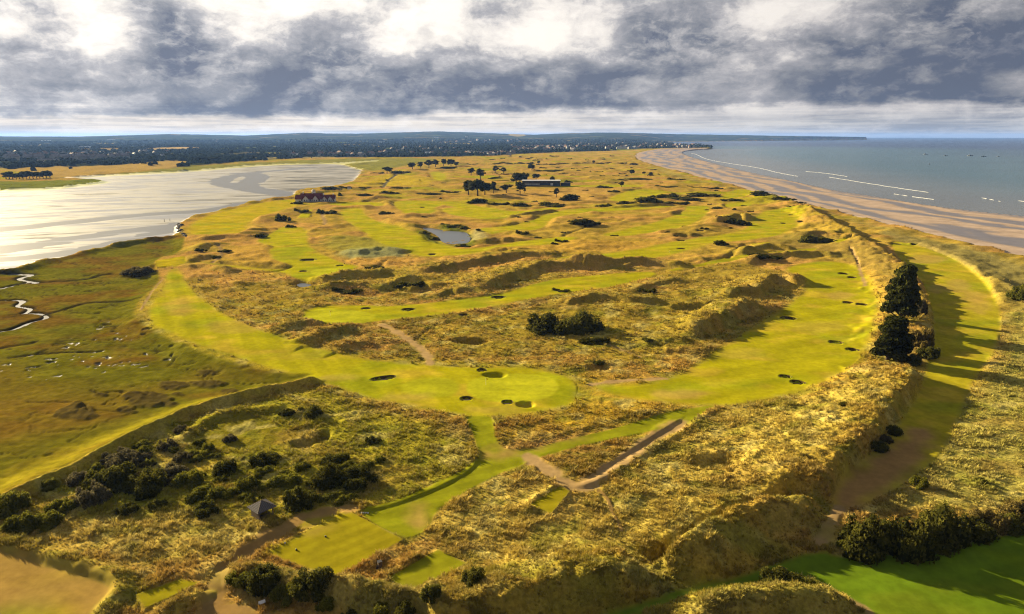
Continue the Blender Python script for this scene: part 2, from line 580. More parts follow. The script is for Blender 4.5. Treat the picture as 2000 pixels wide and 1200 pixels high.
zone([(1110, 742), (1180, 735), (1260, 740), (1330, 770), (1400, 800), (1290, 800), (1190, 795), (1120, 800)], (.52, .345, .05), 6, .9, tuft=.12, nz=3)
zone([(640, 748), (720, 778), (800, 798), (900, 815), (960, 822), (1060, 812), (1130, 796), (1150, 760), (1120, 725), (1040, 706), (830, 700), (640, 690)], (.40, .33, .03), 5, .8, tuft=.1, nz=2)
zone([(600, 675), (700, 690), (830, 706), (845, 720), (700, 712), (600, 690)], (.50, .34, .06), 5, .8, tuft=.3, nz=3)
# patches of green growth, pale marram and brown seed heads through the near roughs
_n = np.nonzero(GR < 420)[0]
_x, _y = GX[_n], GY[_n]; _f = 1 - sst(GR[_n], 280, 420)
for _s, _sx, _sy, _lo, _hi, _w, _c in ((301, 13, 10, .06, .32, .55, (.215, .225, .03)), (302, 9, 7, .10, .34, .55, (.56, .47, .20)), (303, 20, 15, .08, .34, .45, (.34, .21, .06)), (304, 4.5, 3.6, .12, .40, .50, (.17, .16, .025))):
    mixin(_n, sst(fbm(_x / _sx, _y / _sy, 3, _s), _lo, _hi) * _w * _f, np.array(_c))
# ---- mown turf
FAIR = [
    ('fairway', [(328, 527), (352, 525), (365, 560), (400, 590), (440, 620), (520, 650), (590, 675), (700, 700), (830, 712), (940, 718), (1040, 718), (1110, 735), (1130, 755), (1120, 790), (1060, 803), (965, 812), (900, 812), (800, 790), (720, 775), (640, 750), (560, 728), (480, 702), (400, 680), (335, 655), (292, 632), (290, 610), (305, 580), (320, 560)], LIME, 4, 'long mown fairway sweeping beside the salt marsh to the near green'),
    ('fairway', [(1150, 752), (1240, 752), (1290, 745), (1340, 725), (1380, 700), (1440, 660), (1500, 622), (1550, 592), (1580, 562), (1555, 540), (1530, 521), (1600, 510), (1660, 515), (1685, 530), (1700, 555), (1715, 600), (1705, 640), (1690, 690), (1640, 735), (1560, 765), (1480, 785), (1400, 795), (1300, 785), (1200, 775)], LIME * .98, 5, 'wide mown fairway with pairs of round bunkers running up to the pines'),
    ('fairway', [(590, 610), (620, 598), (700, 594), (770, 599), (900, 584), (980, 576), (1060, 548), (1150, 538), (1270, 530), (1290, 538), (1180, 563), (1060, 580), (960, 600), (880, 613), (760, 622), (700, 632), (640, 637), (600, 628)], LIME * .96, 2.5, 'striped mown fairway below the long dark dune in the middle'),
    ('fairway', [(554, 441), (575, 445), (592, 445), (601, 454), (601, 480), (621, 493), (651, 506), (670, 515), (702, 519), (690, 527), (664, 538), (632, 548), (600, 549), (572, 543), (562, 535), (540, 530), (476, 525), (396, 520), (400, 517), (425, 517), (480, 521), (530, 527), (562, 524), (572, 517), (545, 512), (530, 504), (524, 490), (540, 482), (495, 472), (524, 459)], LIME, 4, 'mown fairway running down from the small tees by the clubhouse'),
    ('fairway', [(661, 409), (709, 407), (712, 421), (741, 435), (782, 443), (798, 450), (832, 464), (872, 478), (900, 489), (980, 478), (1044, 466), (1134, 461), (1120, 468), (1076, 478), (1041, 480), (1000, 482), (956, 490), (900, 499), (827, 501), (805, 496), (776, 486), (744, 476), (722, 464), (712, 453), (690, 442), (670, 427)], LIME * 1.03, 6, 'curving mown fairway passing in front of the large pond'),
    ('fairway', [(369, 461), (369, 437), (422, 416), (476, 403), (540, 392), (585, 388), (600, 393), (560, 408), (500, 425), (480, 440), (478, 455), (440, 462)], LIME * 1.02 + np.array((.06, .0, 0)), 8, 'yellowish mown fairway along the estuary bank below the clubhouse'),
    ('fairway', [(771, 391), (877, 394), (944, 404), (956, 412), (912, 413), (880, 402), (850, 403), (850, 416), (800, 424), (784, 412), (768, 402)], LIME, 6, 'far mown fairway beyond the pond with three dark bunkers'),
    ('fairway', [(640, 396), (735, 394), (760, 402), (700, 405), (650, 404)], LIME * 1.05, 5, 'short mown strip right of the clubhouse lawn'),
    ('fairway', [(860, 406), (955, 405), (1000, 415), (1080, 404), (1105, 405), (1040, 417), (990, 428), (940, 429), (905, 424), (870, 418)], LIME * 1.05, 6, 'bright mown fairway under the curved dark hedge bank'),
    ('fairway', [(930, 445), (996, 442), (1041, 432), (1060, 421), (1100, 408), (1220, 406), (1300, 402), (1320, 404), (1220, 411), (1156, 415), (1100, 420), (1076, 429), (1071, 438), (1049, 450), (1012, 448), (990, 451), (961, 458), (948, 453)], LIME, 6, 'mown fairway right of the large pond'),
    ('fairway', [(1172, 459), (1200, 452), (1272, 438), (1302, 427), (1336, 413), (1344, 400), (1388, 403), (1385, 412), (1370, 428), (1344, 442), (1296, 450), (1248, 458), (1200, 462)], LIME * 1.02, 6, 'narrow mown fairway leading up to the dark gorse in the far right'),
    ('fairway', [(1200, 496), (1312, 472), (1360, 464), (1408, 459), (1462, 448), (1466, 432), (1482, 420), (1496, 411), (1560, 407), (1576, 418), (1554, 429), (1560, 440), (1544, 450), (1512, 462), (1448, 470), (1389, 475), (1344, 490), (1296, 502), (1248, 507), (1150, 512), (993, 520), (1050, 511), (1108, 503)], LIME * 1.0, 7, 'long mown fairway climbing towards the coastal dune ridge'),
    ('fairway', [(1400, 507), (1456, 496), (1502, 494), (1557, 488), (1600, 484), (1584, 493), (1560, 498), (1496, 501), (1472, 504), (1424, 510), (1376, 519), (1341, 527), (1305, 531), (1312, 526), (1350, 520)], LIME * .85, 3, 'thin mown walkway strip between two dark dunes'),
    ('fairway', [(1416, 405), (1413, 398), (1470, 394), (1470, 402), (1432, 406)], LIME, 4, 'small mown patch among far right gorse'),
    ('fairway', [(1400, 389), (1432, 370), (1464, 370), (1477, 378), (1456, 384), (1420, 389)], LIME * 1.02, 6, 'mown patch under the coastal dune edge'),
    ('fairway', [(1180, 389), (1233, 370), (1292, 373), (1270, 387), (1212, 396)], LIME * 1.02, 8, 'far mown fairway near the lone small pine'),
    ('fairway', [(1085, 362), (1260, 360), (1255, 367), (1090, 368)], LIME * .95, 8, 'green apron before the long low pavilion'),
    ('fairway', [(837, 335), (867, 337), (875, 351), (848, 354)], LIME * 1.05, 8, 'far yellow green patch near the pine row'),
    ('fairway', [(1738, 470), (1800, 480), (1870, 510), (1920, 545), (1948, 590), (1958, 640), (1938, 690), (1890, 760), (1868, 830), (1830, 900), (1760, 950), (1700, 985), (1640, 1000), (1622, 985), (1640, 935), (1690, 900), (1740, 850), (1785, 790), (1812, 720), (1825, 650), (1812, 580), (1780, 530), (1745, 492)], np.array((.40, .335, .02)), 2.5, 'curving valley fairway with dry patches between the dune ridge and the coast'),
    ('fairway', [(1600, 1072), (1640, 1092), (1800, 1075), (2100, 1020), (2400, 1020), (2400, 1300), (1720, 1300), (1690, 1190), (1610, 1140), (1540, 1118), (1440, 1150), (1250, 1205), (1150, 1250), (1150, 1215), (1300, 1160), (1450, 1125)], np.array((.125, .195, .012)), 1.5, 'lush green fairway in the bottom right corner'),
    ('fairway', [(-200, 1040), (0, 1068), (90, 1095), (180, 1112), (230, 1135), (222, 1165), (190, 1200), (100, 1300), (-200, 1300)], np.array((.37, .235, .08)), 2.0, 'dried brown turf in the bottom left corner'),
    ('walkway', [(900, 812), (965, 812), (965, 840), (972, 870), (1000, 885), (1100, 862), (1230, 830), (1300, 805), (1400, 790), (1385, 802), (1330, 838), (1250, 880), (1215, 880), (1300, 838), (1200, 858), (1090, 882), (1030, 905), (960, 935), (870, 985), (850, 1000), (835, 1040), (787, 1058), (690, 1000), (760, 985), (860, 945), (925, 910), (936, 890), (925, 850)], np.array((.24, .245, .012)), 1.0, 'green mown walkways forking between the near tees and greens'),
    ('walkway', [(575, 1012), (600, 1003), (690, 985), (660, 1010), (600, 1040)], np.array((.30, .24, .03)), 1.0, 'trampled turf apron beside the hut'),
    ('putting_green', [(905, 757), (925, 738), (1000, 727), (1075, 733), (1098, 757), (1070, 780), (1000, 789), (930, 780)], GREENS, 1.2, 'smooth oval putting green between two round bunkers in the middle'),
    ('putting_green', [(770, 760), (800, 742), (870, 735), (900, 752), (890, 772), (830, 778)], GREENS * .93, 2, 'approach apron left of the near green'),
    ('putting_green', [(588, 616), (620, 602), (690, 604), (740, 613), (720, 630), (650, 635), (600, 628)], GREENS, 1.5, 'pale oval putting green left of the striped fairway'),
    ('putting_green', [(600, 530), (640, 522), (690, 526), (665, 537), (620, 541)], GREENS, 2, 'putting green above the small pond'),
    ('tee', [(520, 1085), (672, 1004), (690, 1006), (787, 1058), (655, 1131)], np.array((.30, .25, .012)), .5, 'large square tee lawn beside the dirt path'),
    ('tee', [(757, 1136), (856, 1080), (910, 1107), (800, 1172)], np.array((.25, .245, .012)), .5, 'small square tee lawn sunk below the grass bank'),
    ('tee', [(1034, 990), (1095, 953), (1113, 964), (1076, 1008)], np.array((.30, .25, .012)), .5, 'little tee lawn sunk in the golden rough'),
    ('tee', [(270, 1165), (352, 1135), (390, 1142), (330, 1172), (284, 1192)], np.array((.28, .24, .012)), .5, 'narrow tee lawn enclosed by tufted banks'),
    ('tee', [(304, 512), (360, 502), (365, 515), (345, 523), (306, 524)], LIME * 1.0 + np.array((.05, 0, 0)), 1.0, 'flat tee at the head of the marshside fairway'),
    ('tee', [(594, 411), (612, 409), (608, 414), (590, 417)], LIME * 1.12, 1, 'upper small bright tee below the clubhouse'),
    ('tee', [(588, 418), (608, 417), (604, 425), (582, 426)], LIME * 1.12, 1, 'lower small bright tee below the clubhouse'),
    ('tee', [(1463, 478), (1502, 474), (1500, 478), (1476, 480)], LIME * 1.1, 1, 'small bright tee on top of the far dune'),
    ('tee', [(1627, 475), (1662, 470), (1645, 478), (1635, 480)], LIME * 1.1, 1, 'small bright tee beside the coastal ridge'),
]
AREAS = [None]
for i, (nm, px, col, soft, lab) in enumerate(FAIR):
    tee = nm == 'tee'
    P = poly_world(px, 0.0, 0 if tee else 2)
    idx, d = poly_sd(GX, GY, P, soft * 2 + 6)
    dn = d + (0 if tee else 0.25 * soft * fbm(GX[idx] / (4 * soft), GY[idx] / (4 * soft), 2, 50))
    k = sst(-dn, -soft * .5, soft * .5)
    c = np.tile(col, (len(idx), 1))
    x, y = GX[idx], GY[idx]
    # dry and lush patches, mowing bands
    pat = sst(fbm(x / 22, y / 14, 3, 60 + i), 0.02, 0.4)[:, None] * (.15 if i == 19 else 1.0)
    if nm == 'fairway':
        c = c * (1 - .6 * pat) + np.array((.52, .36, .05)) * .6 * pat
        lush = sst(fbm(x / 30, y / 22, 2, 90 + i), 0.05, 0.45)[:, None]
        c = c * (1 - .5 * lush) + DEEP * .5 * lush * 1.25
    a0 = math.atan2(*(P[len(P) // 2] - P[0]))
    per = {0: 9.0, 1: 12.0, 2: 8.5}.get(i, 5.0 if nm == 'walkway' else 3.0 if tee else 11.0)
    dirs = {0: (1, .55), 1: (.45, -.9), 2: (-.45, .9), 18: (1, .25), 19: (-.35, .94), 20: (.6, .8), 21: (-.42, .9), 23: (.15, 1), 24: (.2, 1), 27: (-.6, .8), 28: (-.6, .8)}
    dx_, dy_ = dirs.get(i, (-.35, .94))
    band = np.sin((x * dx_ + y * dy_ + 1.2 * perlin(x / 25, y / 25, 5)) * 2 * math.pi / per)
    c = c * (1 + (.16 if nm == 'walkway' else .13) * sst(band, -.35, .35)[:, None] - .04)
    mixin(idx, k, c)
    MOWN[idx] = np.maximum(MOWN[idx], sst(-d, -soft, 1.0))
    TUFT[idx] *= 1 - sst(-d, -0.6, 0.2)
    ok = d < 0
    CLS[idx[ok]] = len(AREAS)
    AREAS.append((nm, lab, i))
    if tee:
        Zg[idx] = Zg[idx] * (1 - k) + (Zg[idx].mean() + 0.35) * k

# dry, worn and sandy patches on the mown turf
zone([(1622, 985), (1640, 940), (1700, 900), (1760, 850), (1800, 828), (1832, 850), (1795, 920), (1700, 985), (1640, 1003)], np.array((.34, .19, .10)), 3, .9, nz=3)
for cu, cv, ru, rv, w in ((1810, 507, 40, 9, .55), (1870, 560, 28, 14, .5), (1900, 580, 30, 10, .5), (1830, 565, 18, 9, .5), (1915, 600, 24, 14, .4), (1640, 578, 30, 8, .5), (1330, 770, 60, 10, .55), (985, 889, 18, 9, .8),
                       (992, 877, 22, 7, .7), (952, 889, 12, 6, .8), (1055, 870, 22, 9, .7), (1120, 858, 28, 6, .5), (1315, 832, 20, 8, .9), (820, 1010, 18, 26, .7), (830, 1068, 22, 14, .6), (800, 775, 50, 8, .4), (660, 738, 40, 6, .4), (960, 800, 60, 6, .4), (1280, 520, 24, 6, .6),
                       (1450, 690, 50, 12, .25), (1600, 640, 60, 12, .25), (460, 640, 60, 14, .3), (350, 600, 30, 20, .35), (1050, 590, 20, 4, .6), (1350, 525, 20, 5, .3), (625, 1035, 30, 12, .35), (90, 1160, 60, 25, .4)):
    zone([(cu + ru * math.cos(t) , cv + rv * math.sin(t)) for t in np.linspace(0, 2 * math.pi, 9)[:-1]], np.array((.48, .30, .12)), 2.5, w, nz=2.5)

# ---- paths
PATHS = [
    ([(405, 1215), (418, 1165), (430, 1130), (455, 1100), (500, 1068), (540, 1045), (572, 1020), (600, 1008), (650, 999), (690, 994)], 3.2, DRYB * 1.2, 'worn dirt path climbing past the large tee to the hut'),
    ([(420, 1185), (470, 1208), (540, 1222), (640, 1236), (760, 1250)], 3.2, DRYB * 1.0, 'bare dirt track along the bottom edge of the picture'),
    ([(1640, 995), (1622, 1025), (1600, 1062)], 2.2, SAND * .72, 'short sandy path squeezing between the front dune and the dense thicket'),
    ([(1330, 828), (1290, 852), (1240, 882), (1190, 915), (1150, 945), (1125, 953), (1090, 938), (1050, 905), (1030, 895)], 4.0, SAND * .85, 'bare sandy walk bending round the little triangular rough'),
    ([(745, 632), (775, 648), (800, 662), (822, 680), (838, 695), (841, 708)], 3.0, SAND * .88, 'sandy footpath crossing the rough below the oval green'),
    ([(748, 367), (753, 358), (765, 348), (775, 341)], 5.5, (.10, .095, .105), 'grey tarmac road bending across the yellow meadow'),
    ([(420, 474), (429, 482), (434, 492), (431, 502), (421, 510), (415, 516)], 2.4, SAND * .6, 'curving track round the tufted knoll by the marsh'),
    ([(629, 417), (631, 426), (635, 432), (634, 440)], 3.0, SAND * .75, 'short pale path by two round bushes below the clubhouse'),
    ([(1155, 752), (1200, 745), (1260, 742), (1300, 740)], 2.2, SAND * .9, 'faint sandy line beside the near green'),
    ([(1250, 695), (1215, 682), (1180, 668), (1150, 660)], 1.2, SAND * .75, 'thin sheep track in the middle rough'),
    ([(275, 605), (290, 580), (304, 558), (318, 545)], 1.0, SAND * .8, 'thin sandy path along the edge of the marsh'),
    ([(1700, 1200), (1670, 1180), (1625, 1155)], 1.2, SAND * .7, 'narrow bare line at the edge of the green corner fairway'),
    ([(1120, 1275), (1180, 1242), (1240, 1222)], 3.4, DRYB * 1.1, 'brown bare patch at the bottom edge'),
    ([(1215, 1035), (1195, 1000), (1190, 975), (1170, 960)], .9, DRYB, 'faint trodden line through the golden rough'),
    ([(1690, 560), (1678, 525), (1672, 505), (1660, 490)], 1.6, SAND * .75, 'worn line over the coastal dunes'),
]
for px, wd, col, lab in PATHS:
    P = line_world(px)
    idx, d, side, arc, L = line_sd(GX, GY, P, wd * 2 + 2)
    d = d + 0.6 * wd * fbm(GX[idx] / 4, GY[idx] / 4, 4, 71)
    k = sst(-d, -wd * .75, -wd * .25) * .95
    mixin(idx, k, col)
    MOWN[idx] = np.maximum(MOWN[idx], k)
    TUFT[idx] *= 1 - sst(-d, -wd * .75, -wd * .4)
    ok = d < wd * .5
    CLS[idx[ok]] = len(AREAS)
    AREAS.append(('path', lab, -1))

# dark vehicle tracks and ditches: shallow furrows
for px, wd, dp in (([(812, 662), (830, 647), (852, 632)], 1.0, .5), ([(870, 628), (950, 640), (1060, 660), (1150, 672)], .8, .25), ([(722, 535), (745, 520), (752, 508)], 1.8, .8), ([(1421, 503), (1440, 488), (1455, 478)], 2.0, 1.0),
                   ([(560, 482), (600, 477), (640, 472)], 1.2, .5), ([(1100, 461), (1130, 448), (1180, 436), (1220, 430)], 2.0, .8), ([(920, 480), (1000, 472), (1080, 464)], 1.6, .6), ([(476, 527), (540, 532), (570, 520)], 1.5, .6)):
    P = line_world(px)
    idx, d, side, arc, L = line_sd(GX, GY, P, wd * 3)
    Zg[idx] -= dp * sst(-d, -wd * 1.6, 0)
    mixin(idx, sst(-d, -wd * 1.2, 0) * .6, OLIVE * .6)

# ---- salt marsh, estuary, beach
MARSH_W = poly_world(MARSH, -1.4, 1)
idx, d = poly_sd(GX, GY, MARSH_W, 12)
k = sst(-d, -2, 9)
Zg[idx] = Zg[idx] * (1 - k) + (-1.55 + .12 * fbm(GX[idx] / 12, GY[idx] / 9, 3, 81)) * k
x, y = GX[idx], GY[idx]
m1 = sst(fbm(x / 45, y / 30, 3, 82), -.12, .22)[:, None]; m2 = sst(fbm(x / 14, y / 9, 3, 83), -.1, .4)[:, None]
c = np.array((.135, .125, .010)) * (1 - m1) + np.array((.165, .098, .016)) * m1
c = c * (1 - .5 * m2) + np.array((.205, .19, .016)) * .5 * m2
mixin(idx, sst(-d, -1.5, 1.5), c)
ok = d < 0
CLS[idx[ok]] = len(AREAS); C_MARSH = len(AREAS); AREAS.append(('salt_marsh', 'olive and brown salt marsh with winding creeks and shallow pools', -1))
TUFT[idx[ok]] = 0
MOWN[idx] = np.maximum(MOWN[idx], k)
# a net of small branching creeks
ln = np.abs(fbm(x / 26 + .8 * fbm(x / 15, y / 15, 2, 95), y / 17, 3, 94)) + .02 * (1 - sst(-d, 0, 20)) * 0
ck = sst(ln, .030, .008) * sst(fbm(x / 60, y / 45, 2, 96), -.25, .1) * sst(-d, 2, 8)
Zg[idx] -= .42 * ck
mixin(idx, ck * .8, np.array((.045, .036, .016)))
Zg[idx] += .16 * fbm(x / 3.6, y / 2.8, 2, 97) * k * (GR[idx] < 420)
# brighter sward along the dyke foot
zone([(490, 760), (371, 790), (250, 830), (100, 890), (-100, 960), (-100, 1010), (35, 960), (150, 910), (217, 873), (308, 830), (371, 803), (490, 772)], (.33, .27, .02), 5, .85, -1.4, nz=4)
zone([(0, 700), (120, 760), (300, 750), (430, 720), (480, 735), (330, 770), (130, 860), (0, 880), (-200, 860), (-200, 700)], (.20, .125, .02), 9, .55, -1.4, nz=7)
# dark hummock beds on the marsh
for cu, cv, ru, rv in ((285, 780, 48, 17), (335, 752, 30, 9), (405, 728, 22, 5), (405, 750, 36, 8), (150, 805, 45, 16), (198, 771, 12, 4), (150, 788, 14, 6), (250, 800, 20, 8), (450, 765, 22, 6), (345, 770, 14, 4), (330, 790, 20, 6)):
    P = poly_world([(cu + ru * math.cos(t) * (1 + .25 * math.sin(3 * t + cu)), cv + rv * math.sin(t)) for t in np.linspace(0, 2 * math.pi, 13)[:-1]], -1.4)
    idx, d = poly_sd(GX, GY, P, 4)
    d = d + 1.2 * fbm(GX[idx] / 4, GY[idx] / 4, 3, 85)
    k = sst(-d, -.5, .8)
    Zg[idx] += k * (.35 + .35 * fbm(GX[idx] / 2.2, GY[idx] / 2.2, 2, 86))
    mixin(idx, k * .9, np.array((.085, .062, .022)))
    TUFT[idx] = np.maximum(TUFT[idx], k * .5)
# creeks
WATER_Z = -2.1
CREEKS = [([(-60, 535), (0, 536), (40, 536), (68, 537), (40, 543), (36, 546), (60, 550), (74, 553)], 2.6),
          ([(74, 553), (100, 551), (140, 549), (180, 545), (186, 541), (215, 535)], 1.3),
          ([(-40, 570), (10, 562), (35, 556), (55, 552)], 1.6),
          ([(-60, 590), (0, 588), (40, 586), (46, 590), (30, 598), (45, 600), (62, 603), (52, 611), (42, 613), (60, 612), (85, 613), (92, 620), (85, 624), (60, 629), (34, 641), (20, 645), (0, 648), (-60, 660)], 1.7),
          ([(88, 615), (110, 610), (140, 601), (170, 592), (220, 591), (270, 588)], 1.2),
          ([(0, 682), (30, 676), (60, 673), (70, 668)], .8), ([(20, 700), (60, 694), (120, 690), (180, 688)], .7)]
MUD_W = poly_world(MUD, -2.0, 1)
for px, wd in CREEKS:
    P = line_world(px, -1.8)
    idx, d, side, arc, L = line_sd(GX, GY, P, wd * 3)
    d = d + .3 * wd * fbm(GX[idx] / 5, GY[idx] / 5, 2, 87)
    k = sst(-d, -wd * 1.25, -wd * .35)
    zc = -1.95 - .35 * sst(-d, -wd * .9, 0) * (wd > 1.5) - .06 + .25 * perlin(arc / 16, arc * 0 + wd * 7, 88)
    Zg[idx] = Zg[idx] * (1 - k) + zc * k
    mixin(idx, sst(-d, -wd * 1.9, -wd * .6) * .9, np.array((.030, .024, .014)))
# scattered shallow pools on the marsh
idx, d = poly_sd(GX, GY, poly_world([(150, 640), (250, 615), (330, 660), (400, 700), (340, 715), (250, 730), (120, 745), (-50, 760), (-50, 700), (90, 690)], -1.6), 10)
x, y = GX[idx], GY[idx]
lines = np.abs(fbm(x / 20, y / 14, 2, 92)); dots = fbm(x / 3.4, y / 2.6, 3, 93)
pk = sst(-d, -2, 10) * sst(dots - lines * 1.6, .16, .30)
Zg[idx] = Zg[idx] * (1 - pk) - 2.2 * pk
mixin(idx, pk, np.array((.06, .05, .03)))
WET[idx] = np.maximum(WET[idx], pk)

idx, d = poly_sd(GX, GY, MUD_W, 60)
far_k = np.clip(GR[idx] / 350, 1, 4)
d = d + 3.5 * far_k * fbm(GX[idx] / (14 * far_k), GY[idx] / (9 * far_k), 4, 184)
k = sst(-d, -1.5 * far_k, 3 * far_k)
x, y = GX[idx], GY[idx]
# streaks follow the ebb, roughly along x with a slant
su = (x * .94 + y * .34); sv = (-x * .34 + y * .94)
stk = fbm(su / 130, sv / 22, 4, 101); st2 = fbm(su / 45, sv / 9, 3, 102)
zm = WATER_Z + .15 + .30 * stk + .10 * st2
Zg[idx] = Zg[idx] * (1 - k) + zm * k
c = np.array((.10, .10, .105))[None, :] * (1 + .4 * st2[:, None] + .6 * stk[:, None])
mixin(idx, sst(-d, -1.5 * far_k, 1.5 * far_k), c)
ok = d < 0
CLS[idx[ok]] = len(AREAS); C_MUD = len(AREAS); AREAS.append(('mudflat', 'wet grey tidal mudflat shining under the sky', -1))
WET[idx[ok]] = (np.clip(.62 + .85 * stk + .45 * st2, .24, 1) * (1 - .5 * sst(AZG[idx], -27, -18)))[ok]; TUFT[idx[ok]] = 0
MOWN[idx] = np.maximum(MOWN[idx], k)
# the main channel and its branches
for px, wd, dp in (([(610, 328), (580, 330), (540, 334), (500, 337), (475, 341), (455, 344), (432, 352), (430, 357), (440, 362), (470, 368), (500, 373), (540, 378), (574, 382)], 16, .9),
                   ([(470, 339), (495, 340), (505, 346), (495, 354), (475, 361), (482, 367), (520, 374), (560, 379)], 20, .9),
                   ([(574, 382), (530, 390), (470, 400), (400, 414), (300, 418), (200, 428), (0, 450), (-200, 470)], 14, .8),
                   ([(350, 440), (250, 452), (120, 470), (0, 490)], 16, .5),
                   ([(330, 450), (200, 482), (60, 505), (-60, 512)], 12, .5)):
    P = line_world(px, -2.1)
    idx, d, side, arc, L = line_sd(GX, GY, P, wd * 2.5)
    k = sst(-d, -wd * 1.5, -wd * .3) * (CLS[idx] == C_MUD)
    Zg[idx] -= k * dp * .5

# beach, shore and sea bed
TOPL = np.array([at(u, v, -.3) for u, v in BEACH_TOP]); SHL = np.array([at(u, v, WATER_Z) for u, v in SHORE])
TOPL = chaikin(TOPL, False, 1); SHL = chaikin(SHL, False, 2)
BP = np.vstack([TOPL, SHL[::-1]])
idxb, db = poly_sd(GX, GY, BP, 30)
_, dt, _, arc_t, _ = line_sd(GX[idxb], GY[idxb], TOPL, 1e5)
_, ds, _, arc_s, _ = line_sd(GX[idxb], GY[idxb], SHL, 1e5)
t = dt / (dt + ds + 1e-6)
ins = db < 0
wob = fbm(arc_t / 160, t * 3, 3, 111) * .16 + fbm(arc_t / 45, t * 5, 2, 112) * .05
tb = np.clip(t + wob * sst(t, .02, .2), 0, 1)
zb = -.3 + .1 * (1 - t) - (WATER_Z * -1 - .3) * t ** 1.0 + .0
Zg[idxb] = np.where(ins, zb * 1.0, Zg[idxb])
MOWN[idxb] = np.where(ins, 1, MOWN[idxb]); TUFT[idxb] = np.where(ins, 0, TUFT[idxb])
bars = .5 + .5 * np.sin(tb * 24.0 + 1.2 * fbm(arc_t / 220, tb * 2, 2, 113) * 4)
lt = np.where(tb < .07, 1.0, np.clip(sst(bars, .30, .72) + .25 * sst(tb, .82, .95), 0, 1))
fine = fbm(arc_t / 20, tb * 40, 3, 114)
lt = np.clip(lt + .35 * fine, 0, 1)[:, None]
nearsh = sst(dt, 0, 6)[:, None]
cb = np.array((.090, .077, .080)) * (1 - lt) + np.array((.285, .218, .170)) * lt
cb = cb * nearsh + np.array((.31, .25, .205)) * (1 - nearsh)
COLR[idxb[ins]] = cb[ins]
WET[idxb[ins]] = (1 - lt[ins, 0]) * .8 * nearsh[ins, 0]
CLS[idxb[ins]] = len(AREAS); C_BEACH = len(AREAS); AREAS.append(('beach', 'long pale sandy beach with dark wet bands at low tide', -1))
# everything seaward of the shore line is sea bed
SEAP = np.vstack([SHL, [(9000, 300), (60000, 3000), (60000, 60000)], [at(1850, 271.0, WATER_Z), at(1700, 273.5, WATER_Z), at(1500, 275.5, WATER_Z), at(1400, 276.5, WATER_Z), at(1300, 277.5, WATER_Z), at(1295, 280, WATER_Z), at(1320, 284.5, WATER_Z), at(1372, 287.5, WATER_Z), at(1392, 290.2, WATER_Z)]])
idxs, dsx = poly_sd(GX, GY, SEAP, 5)
sea_in = dsx < 0
Zg[idxs] = np.where(sea_in, -6.0, Zg[idxs]); TUFT[idxs] = np.where(sea_in, 0, TUFT[idxs]); MOWN[idxs] = np.where(sea_in, 1, MOWN[idxs])
CLS[idxs[sea_in]] = -1
land = np.ones(NV, bool); land[idxs[sea_in]] = False

# ---- dunes, banks and mounds (right of travel = steep, shaded side)
def ridge(px, h, wl, wr, nz=.35, ends=.12, colr=None, zt=None, seed=1, tuft=1.0, cw_=.8):
    P = line_world(px, h * .8 if zt is None else zt)
    m = max(wl, wr) * 1.1
    idx, d, side, arc, L = line_sd(GX, GY, P, m)
    d = d * (1 + .34 * fbm(GX[idx] / (wr * 1.2), GY[idx] / (wr * 1.2), 3, seed + 200))
    w = np.where(side > 0, wr, wl)
    hh = h * (1 + nz * (fbm(arc / max(6, wr * 1.6), arc * 0 + seed * 3.3, 3, seed + 201) + .5 * fbm(GX[idx] / 5, GY[idx] / 4, 2, seed + 202)))
    e = ends * L
    hh = hh * sst(np.minimum(arc, L - arc), -1, e)
    pr = 1 - sst(d, 0, w)
    pr = np.where(side > 0, pr, pr ** 1.2)
    dz = hh * pr * (1 + .13 * fbm(GX[idx] / 2.6, GY[idx] / 2.2, 2, seed + 204))
    Zg[idx] += dz * (1 - .9 * MOWN[idx] * (1 - sst(pr, .2, .75)))
    if colr is not None:
        mixin(idx, sst(pr, .05, .5) * cw_ * np.clip(.55 + .9 * fbm(GX[idx] / 8, GY[idx] / 6, 3, seed + 203), 0, 1), colr)
    if tuft: TUFT[idx] = np.maximum(TUFT[idx], tuft * sst(pr, .1, .4) * (CLS[idx] == 0))
    TUFT[idx] *= 1 - .52 * (side > 0) * sst(pr, .04, .2) * sst(pr, .985, .90) * (h > 1)

